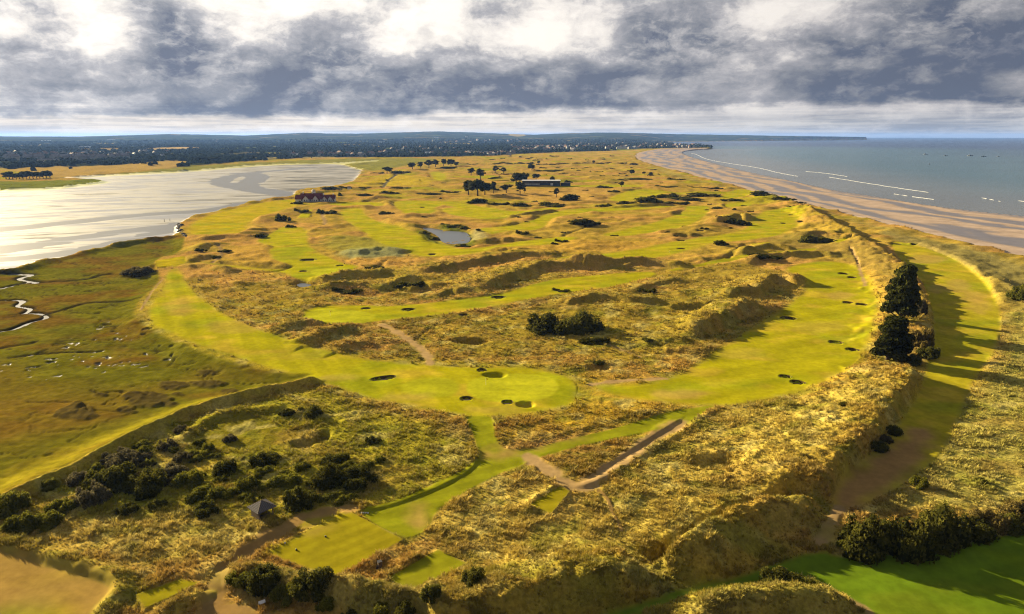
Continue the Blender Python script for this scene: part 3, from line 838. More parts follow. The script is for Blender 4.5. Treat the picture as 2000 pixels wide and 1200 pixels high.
DUNE = np.array((.25, .20, .04)); GRN = np.array((.16, .165, .02))
RIDGES = [
    ([(805, 529), (885, 517), (955, 503), (1000, 497), (1042, 493), (1095, 497)], 4.6, 22, 9, GRN),
    ([(935, 560), (955, 550), (1007, 530), (1042, 518), (1095, 511), (1154, 514), (1200, 517)], 5.5, 22, 10, DUNE),
    ([(1100, 510), (1168, 514), (1235, 507), (1293, 510), (1342, 517)], 4.6, 14, 9, DUNE),
    ([(1210, 523), (1235, 513), (1260, 511)], 3, 8, 6, DUNE),
    ([(624, 545), (660, 536), (696, 531), (759, 532)], 4.2, 14, 7.5, np.array((.34, .26, .05))),
    ([(640, 561), (675, 555), (712, 556)], 3.2, 8, 6, GRN),
    ([(741, 560), (780, 546), (822, 543)], 3.6, 8, 7, GRN),
    ([(800, 565), (830, 553), (852, 558)], 3.0, 8, 6, GRN),
    ([(850, 575), (880, 565), (900, 570)], 2.6, 8, 6, GRN),
    ([(1408, 570), (1450, 562), (1487, 560), (1500, 538), (1530, 536), (1572, 549)], 5.5, 14, 9, DUNE),
    ([(1340, 640), (1375, 628), (1415, 610), (1450, 590), (1470, 588), (1484, 598)], 6.0, 14, 9.5, DUNE),
    ([(1098, 592), (1120, 586), (1158, 574), (1200, 578), (1235, 583), (1302, 583)], 3.6, 10, 6, DUNE),
    ([(1310, 596), (1350, 592), (1388, 592)], 1.6, 5, 4, DUNE),
    ([(1444, 490), (1465, 483), (1505, 477), (1552, 481)], 4.6, 10, 9, GRN),
    ([(1455, 510), (1490, 497), (1550, 495), (1600, 490), (1638, 497)], 4.2, 10, 8, GRN),
    ([(1395, 432), (1420, 425), (1445, 420), (1462, 426)], 6.5, 16, 12, DUNE),
    ([(1560, 465), (1600, 456), (1640, 460)], 4.0, 16, 10, GRN),
    ([(1230, 568), (1255, 560), (1290, 548), (1335, 545)], 2.8, 10, 8, DUNE),
    ([(990, 423), (1010, 420), (1045, 414), (1088, 407)], 3.8, 12, 9, GRN),
    ([(812, 442), (840, 438), (880, 440)], 3.0, 10, 8, GRN),
    ([(945, 470), (965, 463), (992, 466)], 3.6, 14, 9, GRN),
    ([(1310, 460), (1335, 455), (1358, 458)], 2.6, 14, 8, DUNE),
    ([(965, 488), (990, 483), (1020, 488)], 2.4, 12, 8, DUNE),
    ([(560, 640), (590, 630), (625, 632)], 3.4, 9, 8, DUNE),
    ([(595, 665), (620, 652), (655, 640), (685, 641)], 3.8, 10, 9, DUNE),
    ([(660, 680), (690, 668), (730, 665)], 2.4, 10, 8, DUNE),
    ([(1255, 668), (1280, 662), (1345, 665)], 2.0, 10, 7, DUNE),
    ([(1295, 680), (1340, 682), (1362, 690)], 1.6, 8, 5, DUNE),
    ([(690, 494), (740, 482), (790, 490)], 3.0, 14, 14, None),
    ([(470, 455), (510, 447), (545, 444)], 2.2, 10, 8, None),
    ([(610, 447), (650, 442), (660, 445)], 1.8, 8, 6, DUNE),
    ([(385, 485), (405, 475), (425, 476)], 2.6, 10, 8, np.array((.32, .28, .06))),
    ([(372, 510), (390, 498), (410, 500)], 3.0, 10, 9, GRN),
    ([(365, 520), (385, 514), (420, 522), (450, 530)], 2.6, 9, 9, np.array((.42, .30, .08))),
    ([(250, 534), (275, 520), (303, 517)], 1.6, 9, 6.5, np.array((.17, .155, .03))),
    ([(700, 392), (740, 386), (790, 384)], 3.0, 14, 10, DUNE), ([(600, 378), (640, 372), (720, 368)], 4, 12, 10, GRN),
    ([(1110, 368), (1180, 366), (1300, 367)], 2.0, 30, 14, None),
]
for i, (px, h, wl, wr, c) in enumerate(RIDGES):
    ridge(px, h * (.78 if i in (9, 10) else .60), wl * 1.5, wr * .52, nz=.38, colr=c, seed=i + 1, cw_=.5)

# raised plateau, valley and the large right-hand bank (near -> far so that right of travel is the valley side)
ridge([(1545, 955), (1600, 920), (1650, 868), (1700, 818), (1745, 768), (1775, 738), (1785, 705)], 4.3, 30, 4.6, nz=.25, ends=.06, colr=None, seed=60, zt=4.5)
ridge([(1792, 690), (1800, 650), (1806, 600), (1795, 560), (1772, 522), (1728, 490), (1685, 463), (1640, 438), (1595, 412), (1560, 396), (1520, 384), (1480, 373)], 3.8, 36, 7, nz=.5, ends=.04, colr=None, seed=61, zt=4.0)
ridge([(1965, 600), (1930, 545), (1880, 508), (1830, 485), (1780, 468)], 1.2, 3, 16, nz=.6, ends=.1, colr=None, seed=62)
ridge([(2200, 640), (2000, 575), (1930, 545)], 1.2, 6, 16, nz=.6, ends=.1, colr=None, seed=63)
# front dunes
ridge([(1305, 1070), (1350, 1032), (1430, 990), (1500, 966), (1560, 960), (1612, 972)], 4.6, 4.0, 8.5, nz=.28, ends=.10, colr=np.array((.30, .25, .06)), seed=64, zt=5.2)
ridge([(820, 1188), (860, 1180), (900, 1172), (1000, 1150), (1100, 1130), (1200, 1106), (1262, 1074)], 5.2, 18, 5.2, nz=.3, ends=.08, colr=np.array((.25, .215, .04)), seed=65, zt=4.9, cw_=.75)
ridge([(430, 1120), (470, 1110), (540, 1120), (620, 1150), (700, 1160), (790, 1180), (830, 1172)], 2.2, 5, 5, nz=.4, ends=.08, colr=MARRAM, seed=66, zt=1.6)
ridge([(640, 1140), (700, 1165), (770, 1190), (820, 1205)], 2.4, 5, 5, nz=.4, ends=.1, colr=MARRAM, seed=67, zt=1.6)
ridge([(1260, 1215), (1340, 1180), (1420, 1160), (1500, 1158), (1600, 1172), (1680, 1200)], 2.2, 6, 5, nz=.3, ends=.08, colr=np.array((.30, .275, .06)), seed=68, zt=1.6)
ridge([(1330, 1240), (1400, 1190), (1500, 1180), (1600, 1185), (1650, 1210)], 3.2, 5, 4.5, nz=.2, ends=.1, colr=MARRAM, seed=69, zt=2.2)
ridge([(175, 1215), (215, 1175), (240, 1135), (200, 1110), (120, 1092), (40, 1065), (-30, 1040)], 1.0, 3.0, 3.5, nz=.4, ends=.1, colr=np.array((.30, .27, .05)), seed=70, zt=.7)
ridge([(275, 1150), (330, 1128), (395, 1115), (450, 1080), (500, 1050), (545, 1030)], .6, 5, 2.0, nz=.3, ends=.1, seed=71, zt=.8)
ridge([(300, 1205), (345, 1180), (400, 1155)], 1.6, 2.5, 2.5, nz=.2, ends=.2, colr=np.array((.36, .32, .05)), seed=72, zt=1.0)
ridge([(757, 1132), (800, 1106), (828, 1088)], 1.2, 4.0, 1.3, nz=.15, ends=.06, seed=73, zt=1.2)
ridge([(1030, 990), (1060, 966), (1095, 948)], .9, 3.5, 1.2, nz=.15, ends=.06, seed=74, zt=1.2)
ridge([(522, 1078), (600, 1038), (672, 1000)], .35, 1.2, .8, nz=.2, ends=.02, colr=np.array((.42, .36, .03)), seed=75, zt=.5)
ridge([(930, 890), (925, 912), (860, 948), (760, 985), (690, 996)][::-1], .3, 5, 1.0, nz=.3, ends=.04, seed=76, zt=.6)
ridge([(1000, 872), (1100, 845), (1230, 812), (1290, 800)], .25, 5, 1.0, nz=.3, ends=.06, seed=77, zt=.4)
ridge([(1040, 905), (1150, 925), (1240, 872), (1330, 815)][1:], .35, 5, 1.0, nz=.3, ends=.06, seed=78, zt=.4)
ridge([(1120, 950), (1160, 945), (1250, 890), (1340, 840), (1400, 800)][::-1], .5, 1.2, 3, nz=.3, ends=.06, seed=79, zt=.4)
# the sea dyke between marsh and scrub
ridge([(-120, 1035), (35, 958), (70, 942), (150, 910), (217, 872), (308, 828), (371, 801), (490, 768), (560, 751), (626, 737)], 2.1, 3.4, 2.8, nz=.10, ends=.03, colr=np.array((.40, .33, .05)), seed=80, zt=1.2, tuft=0)
_P = line_world([(-120, 1035), (35, 958), (70, 942), (150, 910), (217, 872), (308, 828), (371, 801), (490, 768), (560, 751), (626, 737)], 1.2)
_i, _d, _s, _, _ = line_sd(GX, GY, _P, 8)
TUFT[_i] *= np.where(_s > 0, sst(_d, .2, 2.2), sst(_d, 6, 8))
ridge([(1258, 1066), (1330, 1027), (1400, 988), (1480, 957), (1550, 944), (1605, 950)], -3.0, 3.2, 4.2, nz=.2, ends=.08, colr=None, seed=90, zt=3.2)
ridge([(560, 795), (500, 800), (420, 812), (375, 838), (360, 860)][::-1], 1.0, 5, 3, nz=.3, ends=.1, seed=81, zt=.6)
# hollows
for cu, cv, ru, rv, dp in ((1400, 905, 45, 16, 2.2), (920, 666, 34, 6, 3.6), (920, 665, 28, 4, 2.0), (630, 852, 14, 12, 1.4), (590, 868, 20, 6, 1.0), (967, 731, 22, 5, 1.1), (1027, 790, 16, 4, 1.1), (1168, 718, 22, 7, 1.4), (1345, 600, 34, 5, 1.8), (880, 460, 48, 15, 2.2), (592, 557, 18, 5, 2.0)):
    x0, y0 = at(cu, cv); k_ = ppm(cu, cv)
    a = ru / k_; b = max(2.0, abs(at(cu, cv - rv)[1] - at(cu, cv + rv)[1]) / 2)
    idx = np.nonzero((abs(GX - x0) < a * 2) & (abs(GY - y0) < b * 2))[0]
    q = np.hypot((GX[idx] - x0) / a, (GY[idx] - y0) / b) + .15 * fbm(GX[idx] / 4, GY[idx] / 4, 2, 130)
    Zg[idx] -= dp * (1 - sst(q, .55, 1.25))

# ponds
POND = [((824, 447), (832, 444.5), (850, 447), (870, 451), (892, 452.5), (908, 454), (914, 460), (917, 466), (912, 474), (895, 476), (875, 475.5), (862, 471), (860, 465), (848, 456), (832, 450)),
        ((579, 556), (590, 553), (605, 555), (611, 558), (602, 561), (586, 561))]
PONDW = []
for q, px in enumerate(POND):
    P = poly_world(px, -1.2, 1)
    PONDW.append(P)
    idx, d = poly_sd(GX, GY, P, 14)
    k = sst(-d, -7, 2)
    Zg[idx] = Zg[idx] * (1 - k) + np.minimum(Zg[idx], -1.5) * k
    k2 = sst(-d, -2.0, 1.0)
    Zg[idx] = Zg[idx] * (1 - k2) - 2.0 * k2
    TUFT[idx] *= 1 - k2

# small scale relief
rough = np.clip(1 - MOWN, 0, 1)
Zg += HUM * rough * land * (1 - farland)
near = np.nonzero((GR < 700) & (rough > .02))[0]
x, y = GX[near], GY[near]
amp = 1 - sst(GR[near], 380, 700)
Zg[near] += rough[near] * amp * (.34 * fbm(x / 3.4, y / 2.8, 2, 140) + .55 * ROUGH_FAR[near] * np.maximum(fbm(x / 9, y / 7, 3, 143), -.15) + .24 * np.abs(fbm(x / 1.5, y / 1.3, 2, 141)) * (GR[near] < 260))
mn = np.nonzero(MOWN > .3)[0]
Zg[mn] += .28 * fbm(GX[mn] / 26, GY[mn] / 20, 2, 142) * (CLS[mn] > 0) * (CLS[mn] < C_MARSH)

# far land beyond the links, and the long hills on the horizon
AZG = np.degrees(np.arctan2(GX, GY))
hx = np.array([-60, -45] + [math.degrees(math.atan2(u - 1000, FPX * math.cos(PITCH) + (600 - 266) * math.sin(PITCH))) for u in (0, 150, 330, 400, 480, 600, 650, 700, 850, 900, 950, 1040, 1100, 1180, 1250, 1350, 1500, 1700, 1800, 1852)] + [34, 60])
hy = np.array([5, 4] + [266 - v for v in (266, 266.5, 262, 263, 264.5, 259.5, 261, 261, 257, 258, 260, 263, 260.5, 259, 260, 262, 264.5, 267.5, 270.2, 271.2)] + [-6, -6])
prof = np.interp(AZG, hx, hy) + .55 * fbm(AZG / .9, GR * 0, 3, 150)
RH = 11500.0
hz = HCAM + prof / FPX * RH * 1.02
fl = land & (GR > 2300)
_e = sst(AZG, 9, 14); rise = np.clip((GR - (6200 + 4300 * _e)) / (5300 - 2600 * _e), 0, 1) ** 1.5
Zg[fl] += ((hz - 6) * rise)[fl] + (6 * sst(GR, 2400, 5000) + 9 * np.maximum(fbm(GX / 700, GY / 700, 2, 151), 0) * sst(GR, 2600, 4200))[fl] * (1 - rise[fl])
far_i = np.nonzero(land & (GR > 1500) & (CLS == 0))[0]
# the near edge of the wooded land, from the photo: a line across the picture
edge_px = [(-300, 322), (0, 330), (30, 334), (110, 351), (180, 346), (260, 338), (372, 327), (470, 318), (560, 312), (640, 309), (740, 309), (860, 308), (960, 306), (1020, 302), (1090, 299), (1180, 297), (1250, 294), (1290, 292), (1400, 291)]
ea = np.degrees(np.array([math.atan2(*at(u, v)) for u, v in edge_px])); er = np.array([math.hypot(*at(u, v)) for u, v in edge_px])
EDGE_R = np.interp(AZG, ea, er)
wk = sst(GR, EDGE_R, EDGE_R * 1.06) * (AZG < ea[-1] + .3) * (CLS == 0)
wk2 = np.maximum(wk, (GR > 6500) * land)
pn = fbm(GX / 420, GY / 420, 3, 160); pf = fbm(GX / 160, GY / 160, 2, 161)
cw = np.array((.030, .040, .018)) * (1 - sst(pf, -.1, .4)[:, None]) + np.array((.055, .062, .022)) * sst(pf, -.1, .4)[:, None]
fields = (sst(pn, .22, .30) * sst(GR, 2600, 4000) * (1 - .55 * sst(GR, 6000, 9000)))[:, None]
cf = np.where((fbm(GX / 900, GY / 900, 1, 162) > 0)[:, None], np.array((.40, .26, .11)), np.array((.16, .19, .05)))
cw = cw * (1 - fields * .8) + cf * fields * .8
COLR[:] = COLR * (1 - wk2[:, None]) + cw * wk2[:, None]
# straw field and green salting on the far left shore
zone([(10, 333), (60, 327), (200, 325), (300, 316), (365, 314), (372, 319), (330, 330), (250, 337), (160, 344), (108, 349), (60, 340)], (.50, .33, .105), 12, .95)
zone([(70, 351), (150, 346), (300, 334), (372, 325), (480, 320), (640, 311), (740, 310), (870, 309), (800, 322), (735, 335), (712, 333), (690, 327), (672, 321), (640, 319), (550, 321), (478, 325), (416, 331), (350, 336), (245, 341), (180, 345)], (.26, .25, .05), 10, .95)
zone([(-400, 356), (0, 357), (110, 352), (215, 352), (212, 356), (154, 362), (105, 369), (0, 374), (-400, 374)], (.20, .22, .025), 6, .98)
zone([(280, 292), (350, 289), (400, 290), (360, 295), (300, 296)], (.50, .34, .17), 60, .95)
for a_, b_, c_, d_ in ((510, 309.5, 60, 1.6), (620, 308.5, 60, 1.2), (1010, 275, 22, 1.2), (200, 283, 40, 1), (90, 285, 30, 1), (560, 300, 60, 1), (900, 283, 50, 1.4)):
    zone([(a_ - c_, b_), (a_, b_ - d_), (a_ + c_, b_), (a_, b_ + d_)], (.46, .35, .16), 14, .85)
TUFT[GR > 2000] = 0
for px in POND:
    pass

CTREE = wk2

# the tee lawns are level platforms
for nm_, lab_, i_ in AREAS[1:]:
    if nm_ != 'tee':
        continue
    P = poly_world(FAIR[i_][1], 0.0, 0)
    idx, d = poly_sd(GX, GY, P, 3)
    zt_ = np.median(Zg[idx[d < 0]])
    k = sst(-d, -.7, -.1)
    Zg[idx] = Zg[idx] * (1 - k) + zt_ * k

# ---- height look-up
LR = np.log(R)
ZG2 = Zg.reshape(NRR, NA)
def ground(x, y):
    r = math.hypot(x, y); a = math.atan2(x, y)
    i = min(max(int(np.searchsorted(R, r)) - 1, 0), NRR - 2); j = min(max(int(np.searchsorted(AZ, a)) - 1, 0), NA - 2)
    s = min(max((r - R[i]) / (R[i + 1] - R[i]), 0), 1); t = min(max((a - AZ[j]) / (AZ[j + 1] - AZ[j]), 0), 1)
    return float((ZG2[i, j] * (1 - t) + ZG2[i, j + 1] * t) * (1 - s) + (ZG2[i + 1, j] * (1 - t) + ZG2[i + 1, j + 1] * t) * s)

# ---- bunkers: cut the pits before the meshes are made
BUNK = [  # u, v, half width px, label
    (749, 739, 25, 8, 'long kidney shaped bunker at the left edge of the near green complex'),
    (941, 723, 9, 4, 'small dark bunker behind the near green'),
    (911, 779, 12, 5, 'round bunker front left of the near oval green'),
    (991, 786, 11, 6, 'round bunker directly in front of the near oval green'),
    (1534, 736, 11, 5, 'upper round bunker of the lower right fairway pair'),
    (1558, 747, 13, 6, 'lower round bunker of the lower right fairway pair'),
    (1633, 669, 12, 5, 'left round bunker of the pair near the big pine'),
    (1665, 683, 11, 5, 'right round bunker of the pair near the big pine'),
    (1540, 622, 14, 3, 'wide bunker at the tip of the dune shadow'),
    (1656, 591, 8, 4, 'left bunker of the middle pair on the wide right fairway'),
    (1683, 595, 9, 4, 'right bunker of the middle pair on the wide right fairway'),
    (1648, 535, 9, 4, 'left bunker of the topmost pair on the wide right fairway'),
    (1664, 542, 7, 3, 'right bunker of the topmost pair on the wide right fairway'),
    (715, 603, 9, 2, 'thin bunker at the back of the pale oval green'),
    (798, 605, 13, 3, 'wide bunker on the striped fairway right of the pale oval green'),
    (906, 614, 9, 3, 'bunker in the rough below the striped fairway'),
    (974, 581, 14, 4, 'pale sandy bunker between striped fairway and dark dune'),
    (602, 508, 15, 3, 'wide flat bunker on the fairway above the small pond'),
    (664, 519, 7, 2, 'small bunker right of the green above the small pond'),
    (592, 530, 7, 2, 'small bunker left of the green above the small pond'),
    (845, 497, 8, 3, 'bunker on the curving fairway under the large pond'),
    (1331, 470, 7, 3, 'upper bunker in the middle of the long climbing fairway'),
    (1331, 486, 7, 3, 'lower bunker in the middle of the long climbing fairway'),
    (1338, 444, 7, 3, 'left bunker beside the narrow far right fairway'),
    (1368, 447, 7, 3, 'right bunker beside the narrow far right fairway'),
    (1547, 420, 6, 3, 'right bunker on the upper green under the coastal ridge'),
    (1506, 422, 6, 3, 'left bunker on the upper green under the coastal ridge'),
    (1530, 436, 6, 2, 'lower bunker on the upper green under the coastal ridge'),
    (1382, 410, 5, 2, 'bunker at the head of the narrow far fairway'),
    (1453, 402, 6, 2, 'bunker in the small mown patch among gorse'),
    (825, 405, 6, 2, 'bunker in the far fairway beyond the pond'),
    (765, 401, 5, 2, 'lower bunker of the pair right of the clubhouse lawn'),
    (760, 396, 5, 2, 'upper bunker of the pair right of the clubhouse lawn'),
    (725, 399, 5, 2, 'bunker on the lawn strip right of the clubhouse'),
    (1751, 477, 7, 3, 'left bunker at the top of the valley fairway'),
    (1785, 476, 6, 3, 'right bunker at the top of the valley fairway'),
    (1233, 372, 4, 1.5, 'left bunker on the fairway by the lone small pine'),
    (1262, 372, 4, 1.5, 'right bunker on the fairway by the lone small pine'),
]
BK = []
for u, v, ru, rv, lab in BUNK:
    x0, y0 = at(u, v, ground(*at(u, v)))
    k_ = ppm(u, v)
    a = ru / k_ * (1.0 if v > 450 else .85)
    b = min(a, max(1.5, .75 * a)) if ru < 20 else .45 * a
    rot = math.atan2(x0, y0) if ru < 20 else math.radians(-25)
    dep = min(.95, .35 + .22 * a)
    z0 = ground(x0, y0)
    idx = np.nonzero((abs(GX - x0) < a * 2.2 + 4) & (abs(GY - y0) < a * 2.2 + 4))[0]
    dx = GX[idx] - x0; dy = GY[idx] - y0
    lx = dx * math.cos(rot) - dy * math.sin(rot); ly = dx * math.sin(rot) + dy * math.cos(rot)
    q = np.hypot(lx / a, ly / b)
    flat = 1 - sst(q, 1.1, 1.9)
    Zg[idx] = Zg[idx] * (1 - flat) + (z0 + .12 * (1 - sst(q, 1.0, 1.6))) * flat
    Zg[idx] -= (dep + .5) * (1 - sst(q, .80, .99))
    TUFT[idx] *= sst(q, 1.3, 1.9)
    mixin(idx, (1 - sst(q, 1.0, 1.35)) * .5, DEEP)
    BK.append((x0, y0, z0, a, b, rot, dep, lab))

# the turf and sward are darker than the straw tones above read on their own; sands keep their own colour
_g = ~np.isin(CLS, (C_BEACH, C_MUD))
COLR[_g] *= np.array((.57, .58, .42))


# ------------------------------------------------------------------ materials
def new_mat(name):
    m = bpy.data.materials.new(name)
    m.use_nodes = True
    nt = m.node_tree
    return m, nt, nt.nodes['Principled BSDF']


def attr(nt, name, kind='GEOMETRY', out='Color'):
    n = nt.nodes.new('ShaderNodeAttribute')
    n.attribute_name = name
    n.attribute_type = kind
    return S(nt, n.outputs[out])


def bump(nt, bsdf, h, strength=.5, dist=.2):
    n = nt.nodes.new('ShaderNodeBump')
    n.inputs['Strength'].default_value = strength
    n.inputs['Distance'].default_value = dist
    nt.links.new(h.s, n.inputs['Height'])
    nt.links.new(n.outputs[0], bsdf.inputs['Normal'])


def objpos(nt):
    n = nt.nodes.new('ShaderNodeTexCoord')
    return S(nt, n.outputs['Object'])


def mat_land(name, lo, hi, scale, bmp, straw=0.0):
    m, nt, b = new_mat(name)
    c = attr(nt, 'cover')
    wet = attr(nt, 'wet', out='Fac')
    p = objpos(nt)
    a = noise_n(nt, p, scale, 5, .62)
    a2 = noise_n(nt, p, scale * .18, 4, .6)
    f = a.smooth(.30, .70, lo, hi) * a2.smooth(.3, .7, .84, 1.14)
    col = mixc(nt, 1.0, c, xyz(nt, f, f, f), 'MULTIPLY')
    if straw:
        s = noise_n(nt, p, scale * .45, 3, .6).smooth(.5, .72)
        col = mixc(nt, s * straw, col, (.29, .21, .06))
    nt.links.new(col.s, b.inputs['Base Color'])
    r = wet.smooth(0, 1, 1.0, .36)
    nt.links.new(r.s, b.inputs['Roughness'])
    sp = wet.smooth(.10, .95, .0, .85)
    nt.links.new(sp.s, b.inputs['Specular IOR Level'])
    bump(nt, b, a, bmp[0], bmp[1])
    return m


M_ROUGH = mat_land('rough_grass_ground', .70, 1.22, 1.7, (.6, .3), .16)
M_TURF = mat_land('mown_turf', .88, 1.10, .55, (.15, .06))
M_MARSHM = mat_land('salt_marsh_sward', .78, 1.20, .5, (.5, .2))
M_SANDM = mat_land('tidal_sand', .92, 1.08, .35, (.18, .05))
M_FAR = mat_land('wooded_country', .7, 1.3, .02, (.0, .0))


def simple(name, col, rough=.7, spec=.3, var=.12, scale=3.0, metal=0.0):
    m, nt, b = new_mat(name)
    p = objpos(nt)
    a = noise_n(nt, p, scale, 4, .6).smooth(.3, .7, 1 - var, 1 + var)
    c = mixc(nt, 1.0, col, xyz(nt, a, a, a), 'MULTIPLY')
    nt.links.new(c.s, b.inputs['Base Color'])
    b.inputs['Roughness'].default_value = rough
    b.inputs['Specular IOR Level'].default_value = spec
    b.inputs['Metallic'].default_value = metal
    return m


def mat_leaf(name, col, col2, transl=.42):
    m, nt, b = new_mat(name)
    v = attr(nt, 'cover', out='Fac')
    n = nt.nodes.new('ShaderNodeObjectInfo')
    r = S(nt, n.outputs['Random'])
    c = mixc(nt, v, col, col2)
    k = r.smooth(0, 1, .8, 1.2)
    c = mixc(nt, 1.0, c, xyz(nt, k, k, k), 'MULTIPLY')
    nt.links.new(c.s, b.inputs['Base Color'])
    b.inputs['Roughness'].default_value = 1.0
    b.inputs['Specular IOR Level'].default_value = .0
    t = nt.nodes.new('ShaderNodeBsdfTranslucent')
    nt.links.new(c.s, t.inputs['Color'])
    mx = nt.nodes.new('ShaderNodeMixShader')
    mx.inputs[0].default_value = transl
    nt.links.new(b.outputs[0], mx.inputs[1])
    nt.links.new(t.outputs[0], mx.inputs[2])
    nt.links.new(mx.outputs[0], nt.nodes['Material Output'].inputs['Surface'])
    return m


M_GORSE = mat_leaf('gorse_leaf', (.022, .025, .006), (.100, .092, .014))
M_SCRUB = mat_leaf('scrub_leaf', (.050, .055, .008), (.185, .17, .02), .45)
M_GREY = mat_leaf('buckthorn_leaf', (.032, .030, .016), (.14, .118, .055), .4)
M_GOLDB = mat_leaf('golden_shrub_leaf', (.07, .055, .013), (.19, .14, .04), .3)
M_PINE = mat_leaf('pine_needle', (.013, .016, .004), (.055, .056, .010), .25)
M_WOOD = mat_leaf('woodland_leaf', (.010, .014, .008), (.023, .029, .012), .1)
M_BARK = simple('pine_bark', (.055, .038, .026), .9, .1, .3, 6)
M_WHITE = simple('white_render', (.52, .51, .49), .8, .2, .05, .3)
M_RED = simple('red_roof_tile', (.10, .018, .014), .8, .2, .25, .8)
M_SLATE = simple('dark_slate', (.050, .048, .052), .6, .35, .25, 2)
M_GLASS = simple('dark_window', (.02, .025, .03), .15, .6, .02, 1)
M_TIMBER = simple('weathered_timber', (.10, .075, .05), .85, .15, .25, 4)
M_BLACK = simple('black_painted_metal', (.015, .015, .017), .5, .4, .1, 5)
M_PALE = simple('pale_painted_board', (.48, .48, .47), .6, .3, .05, 5)
M_NAVY = simple('dark_blue_cladding', (.018, .026, .045), .6, .3, .1, 1)
M_ROOFW = simple('white_metal_roof', (.50, .52, .56), .45, .5, .03, .5)
M_STONE = simple('dark_rock', (.055, .047, .040), .85, .2, .3, 1.5)
M_SANDF = simple('bunker_sand', (.32, .235, .18), .95, .05, .12, 1.5)
M_REVET = simple('stacked_turf', (.06, .044, .014), .95, .05, .35, 2.5)
M_FLAG = simple('flag_cloth', (.75, .62, .05), .8, .1, .05, 3)
M_BOAT = simple('dark_hull_paint', (.028, .034, .045), .5, .4, .1, 1)


# ------------------------------------------------------------------ land meshes, one object per ground cover
iq, jq = np.meshgrid(np.arange(NRR - 1), np.arange(NA - 1), indexing='ij')
f0 = (iq * NA + jq).ravel()
FACES = np.stack([f0, f0 + 1, f0 + NA + 1, f0 + NA], 1)
fc = CLS[FACES]
cls_f = fc.max(1)
lo_f = fc.min(1)
keep = ~((fc == -1).all(1))
# a face belongs to the cover of most of its corners
cls_f = np.where(fc[:, 0] == fc[:, 2], fc[:, 0], np.where(fc[:, 1] == fc[:, 3], fc[:, 1], fc[:, 0]))
cls_f = np.where(cls_f < 0, cls_f * 0 + fc.max(1), cls_f)
farf = (GR[FACES[:, 0]] > 2600) & (cls_f == 0)
VG = np.stack([GX, GY, Zg], 1)
C4 = np.concatenate([np.clip(COLR, 0.004, .9), np.ones((NV, 1))], 1)


def land_piece(name, sel, mat, label, cat):
    F = FACES[sel]
    if len(F) == 0:
        return None
    used, inv = np.unique(F, return_inverse=True)
    me = mesh_np(name, VG[used], inv.reshape(-1, 4), True, C4[used], {'wet': WET[used]})
    o = link(name, me, mat)
    tag(o, label, cat, kind='structure')
    return o


land_piece('ground', keep & (cls_f == 0) & ~farf, M_ROUGH, 'rolling golden dune grassland of the links peninsula', 'grassland')
land_piece('hills', keep & farf, M_FAR, 'wooded lowland rising to long blue hills on the horizon', 'hills')
CATN = {'fairway': 'fairway', 'putting_green': 'green', 'tee': 'tee', 'walkway': 'walkway', 'path': 'path', 'salt_marsh': 'marsh', 'mudflat': 'mudflat', 'beach': 'beach'}
for ci in range(1, len(AREAS)):
    nm, lab, _ = AREAS[ci]
    mat = {'salt_marsh': M_MARSHM, 'mudflat': M_SANDM, 'beach': M_SANDM, 'path': M_TURF}.get(nm, M_TURF)
    land_piece(nm, keep & (cls_f == ci), mat, lab, CATN[nm])


# ------------------------------------------------------------------ water
def mat_water(name, rough, bumpk, scale, attr_col=True, col=(.03, .04, .04), stretch=(1, 1, 1)):
    m, nt, b = new_mat(name)
    p = objpos(nt)
    mp = nt.nodes.new('ShaderNodeMapping')
    mp.inputs['Scale'].default_value = stretch
    mp.inputs['Rotation'].default_value = (0, 0, math.radians(20))
    nt.links.new(p.s, mp.inputs[0])
    q = S(nt, mp.outputs[0])
    if attr_col:
        nt.links.new(attr(nt, 'cover').s, b.inputs['Base Color'])
    else:
        b.inputs['Base Color'].default_value = (*col, 1)
    b.inputs['Roughness'].default_value = rough
    b.inputs['IOR'].default_value = 1.333
    b.inputs['Specular IOR Level'].default_value = .5
    h = noise_n(nt, q, scale, 6, .65)
    bump(nt, b, h, bumpk[0], bumpk[1])
    return m


M_SEA = mat_water('sea_water', .24, (.55, 1.0), .09, True, stretch=(.7, 1.6, 1))
M_EST = mat_water('estuary_water', .40, (.12, .06), .25, False, (.05, .05, .05))
for _n in M_EST.node_tree.nodes:
    if _n.type == 'BSDF_PRINCIPLED':
        _n.inputs['Specular IOR Level'].default_value = .9
for _n in M_SEA.node_tree.nodes:
    if _n.type == 'BSDF_PRINCIPLED':
        _n.inputs['Specular IOR Level'].default_value = .2
M_POND = mat_water('pond_water', .30, (.06, .04), .5, False, (.03, .035, .035))
for _n in M_POND.node_tree.nodes:
    if _n.type == 'BSDF_PRINCIPLED':
        _n.inputs['Specular IOR Level'].default_value = 1.0

# sea sheet out to the horizon
sr = [250.0]
while sr[-1] < 36000:
    sr.append(sr[-1] * 1.022)
sr = np.array(sr); sa = np.radians(np.arange(6.0, 60.1, .4))
sx = (sr[:, None] * np.sin(sa)[None]).ravel(); sy = (sr[:, None] * np.cos(sa)[None]).ravel()
inS = np.zeros(len(sx), bool)
i1, d1 = poly_sd(sx, sy, SEAP, 60); inS[i1[d1 < 45]] = True
i2, d2 = poly_sd(sx, sy, BP, 10); inS[i2[d2 < -4]] = True
inS |= (np.hypot(sx, sy) > 9500) & (np.arctan2(sx, sy) > math.radians(10))
n_ = len(sa)
a_, b_ = np.meshgrid(np.arange(len(sr) - 1), np.arange(n_ - 1), indexing='ij')
g0 = (a_ * n_ + b_).ravel()
SF = np.stack([g0, g0 + 1, g0 + n_ + 1, g0 + n_], 1)
SF = SF[inS[SF].any(1)]
_, dsh, _, _, _ = line_sd(sx, sy, SHL, 1e9)
rS = np.hypot(sx, sy)
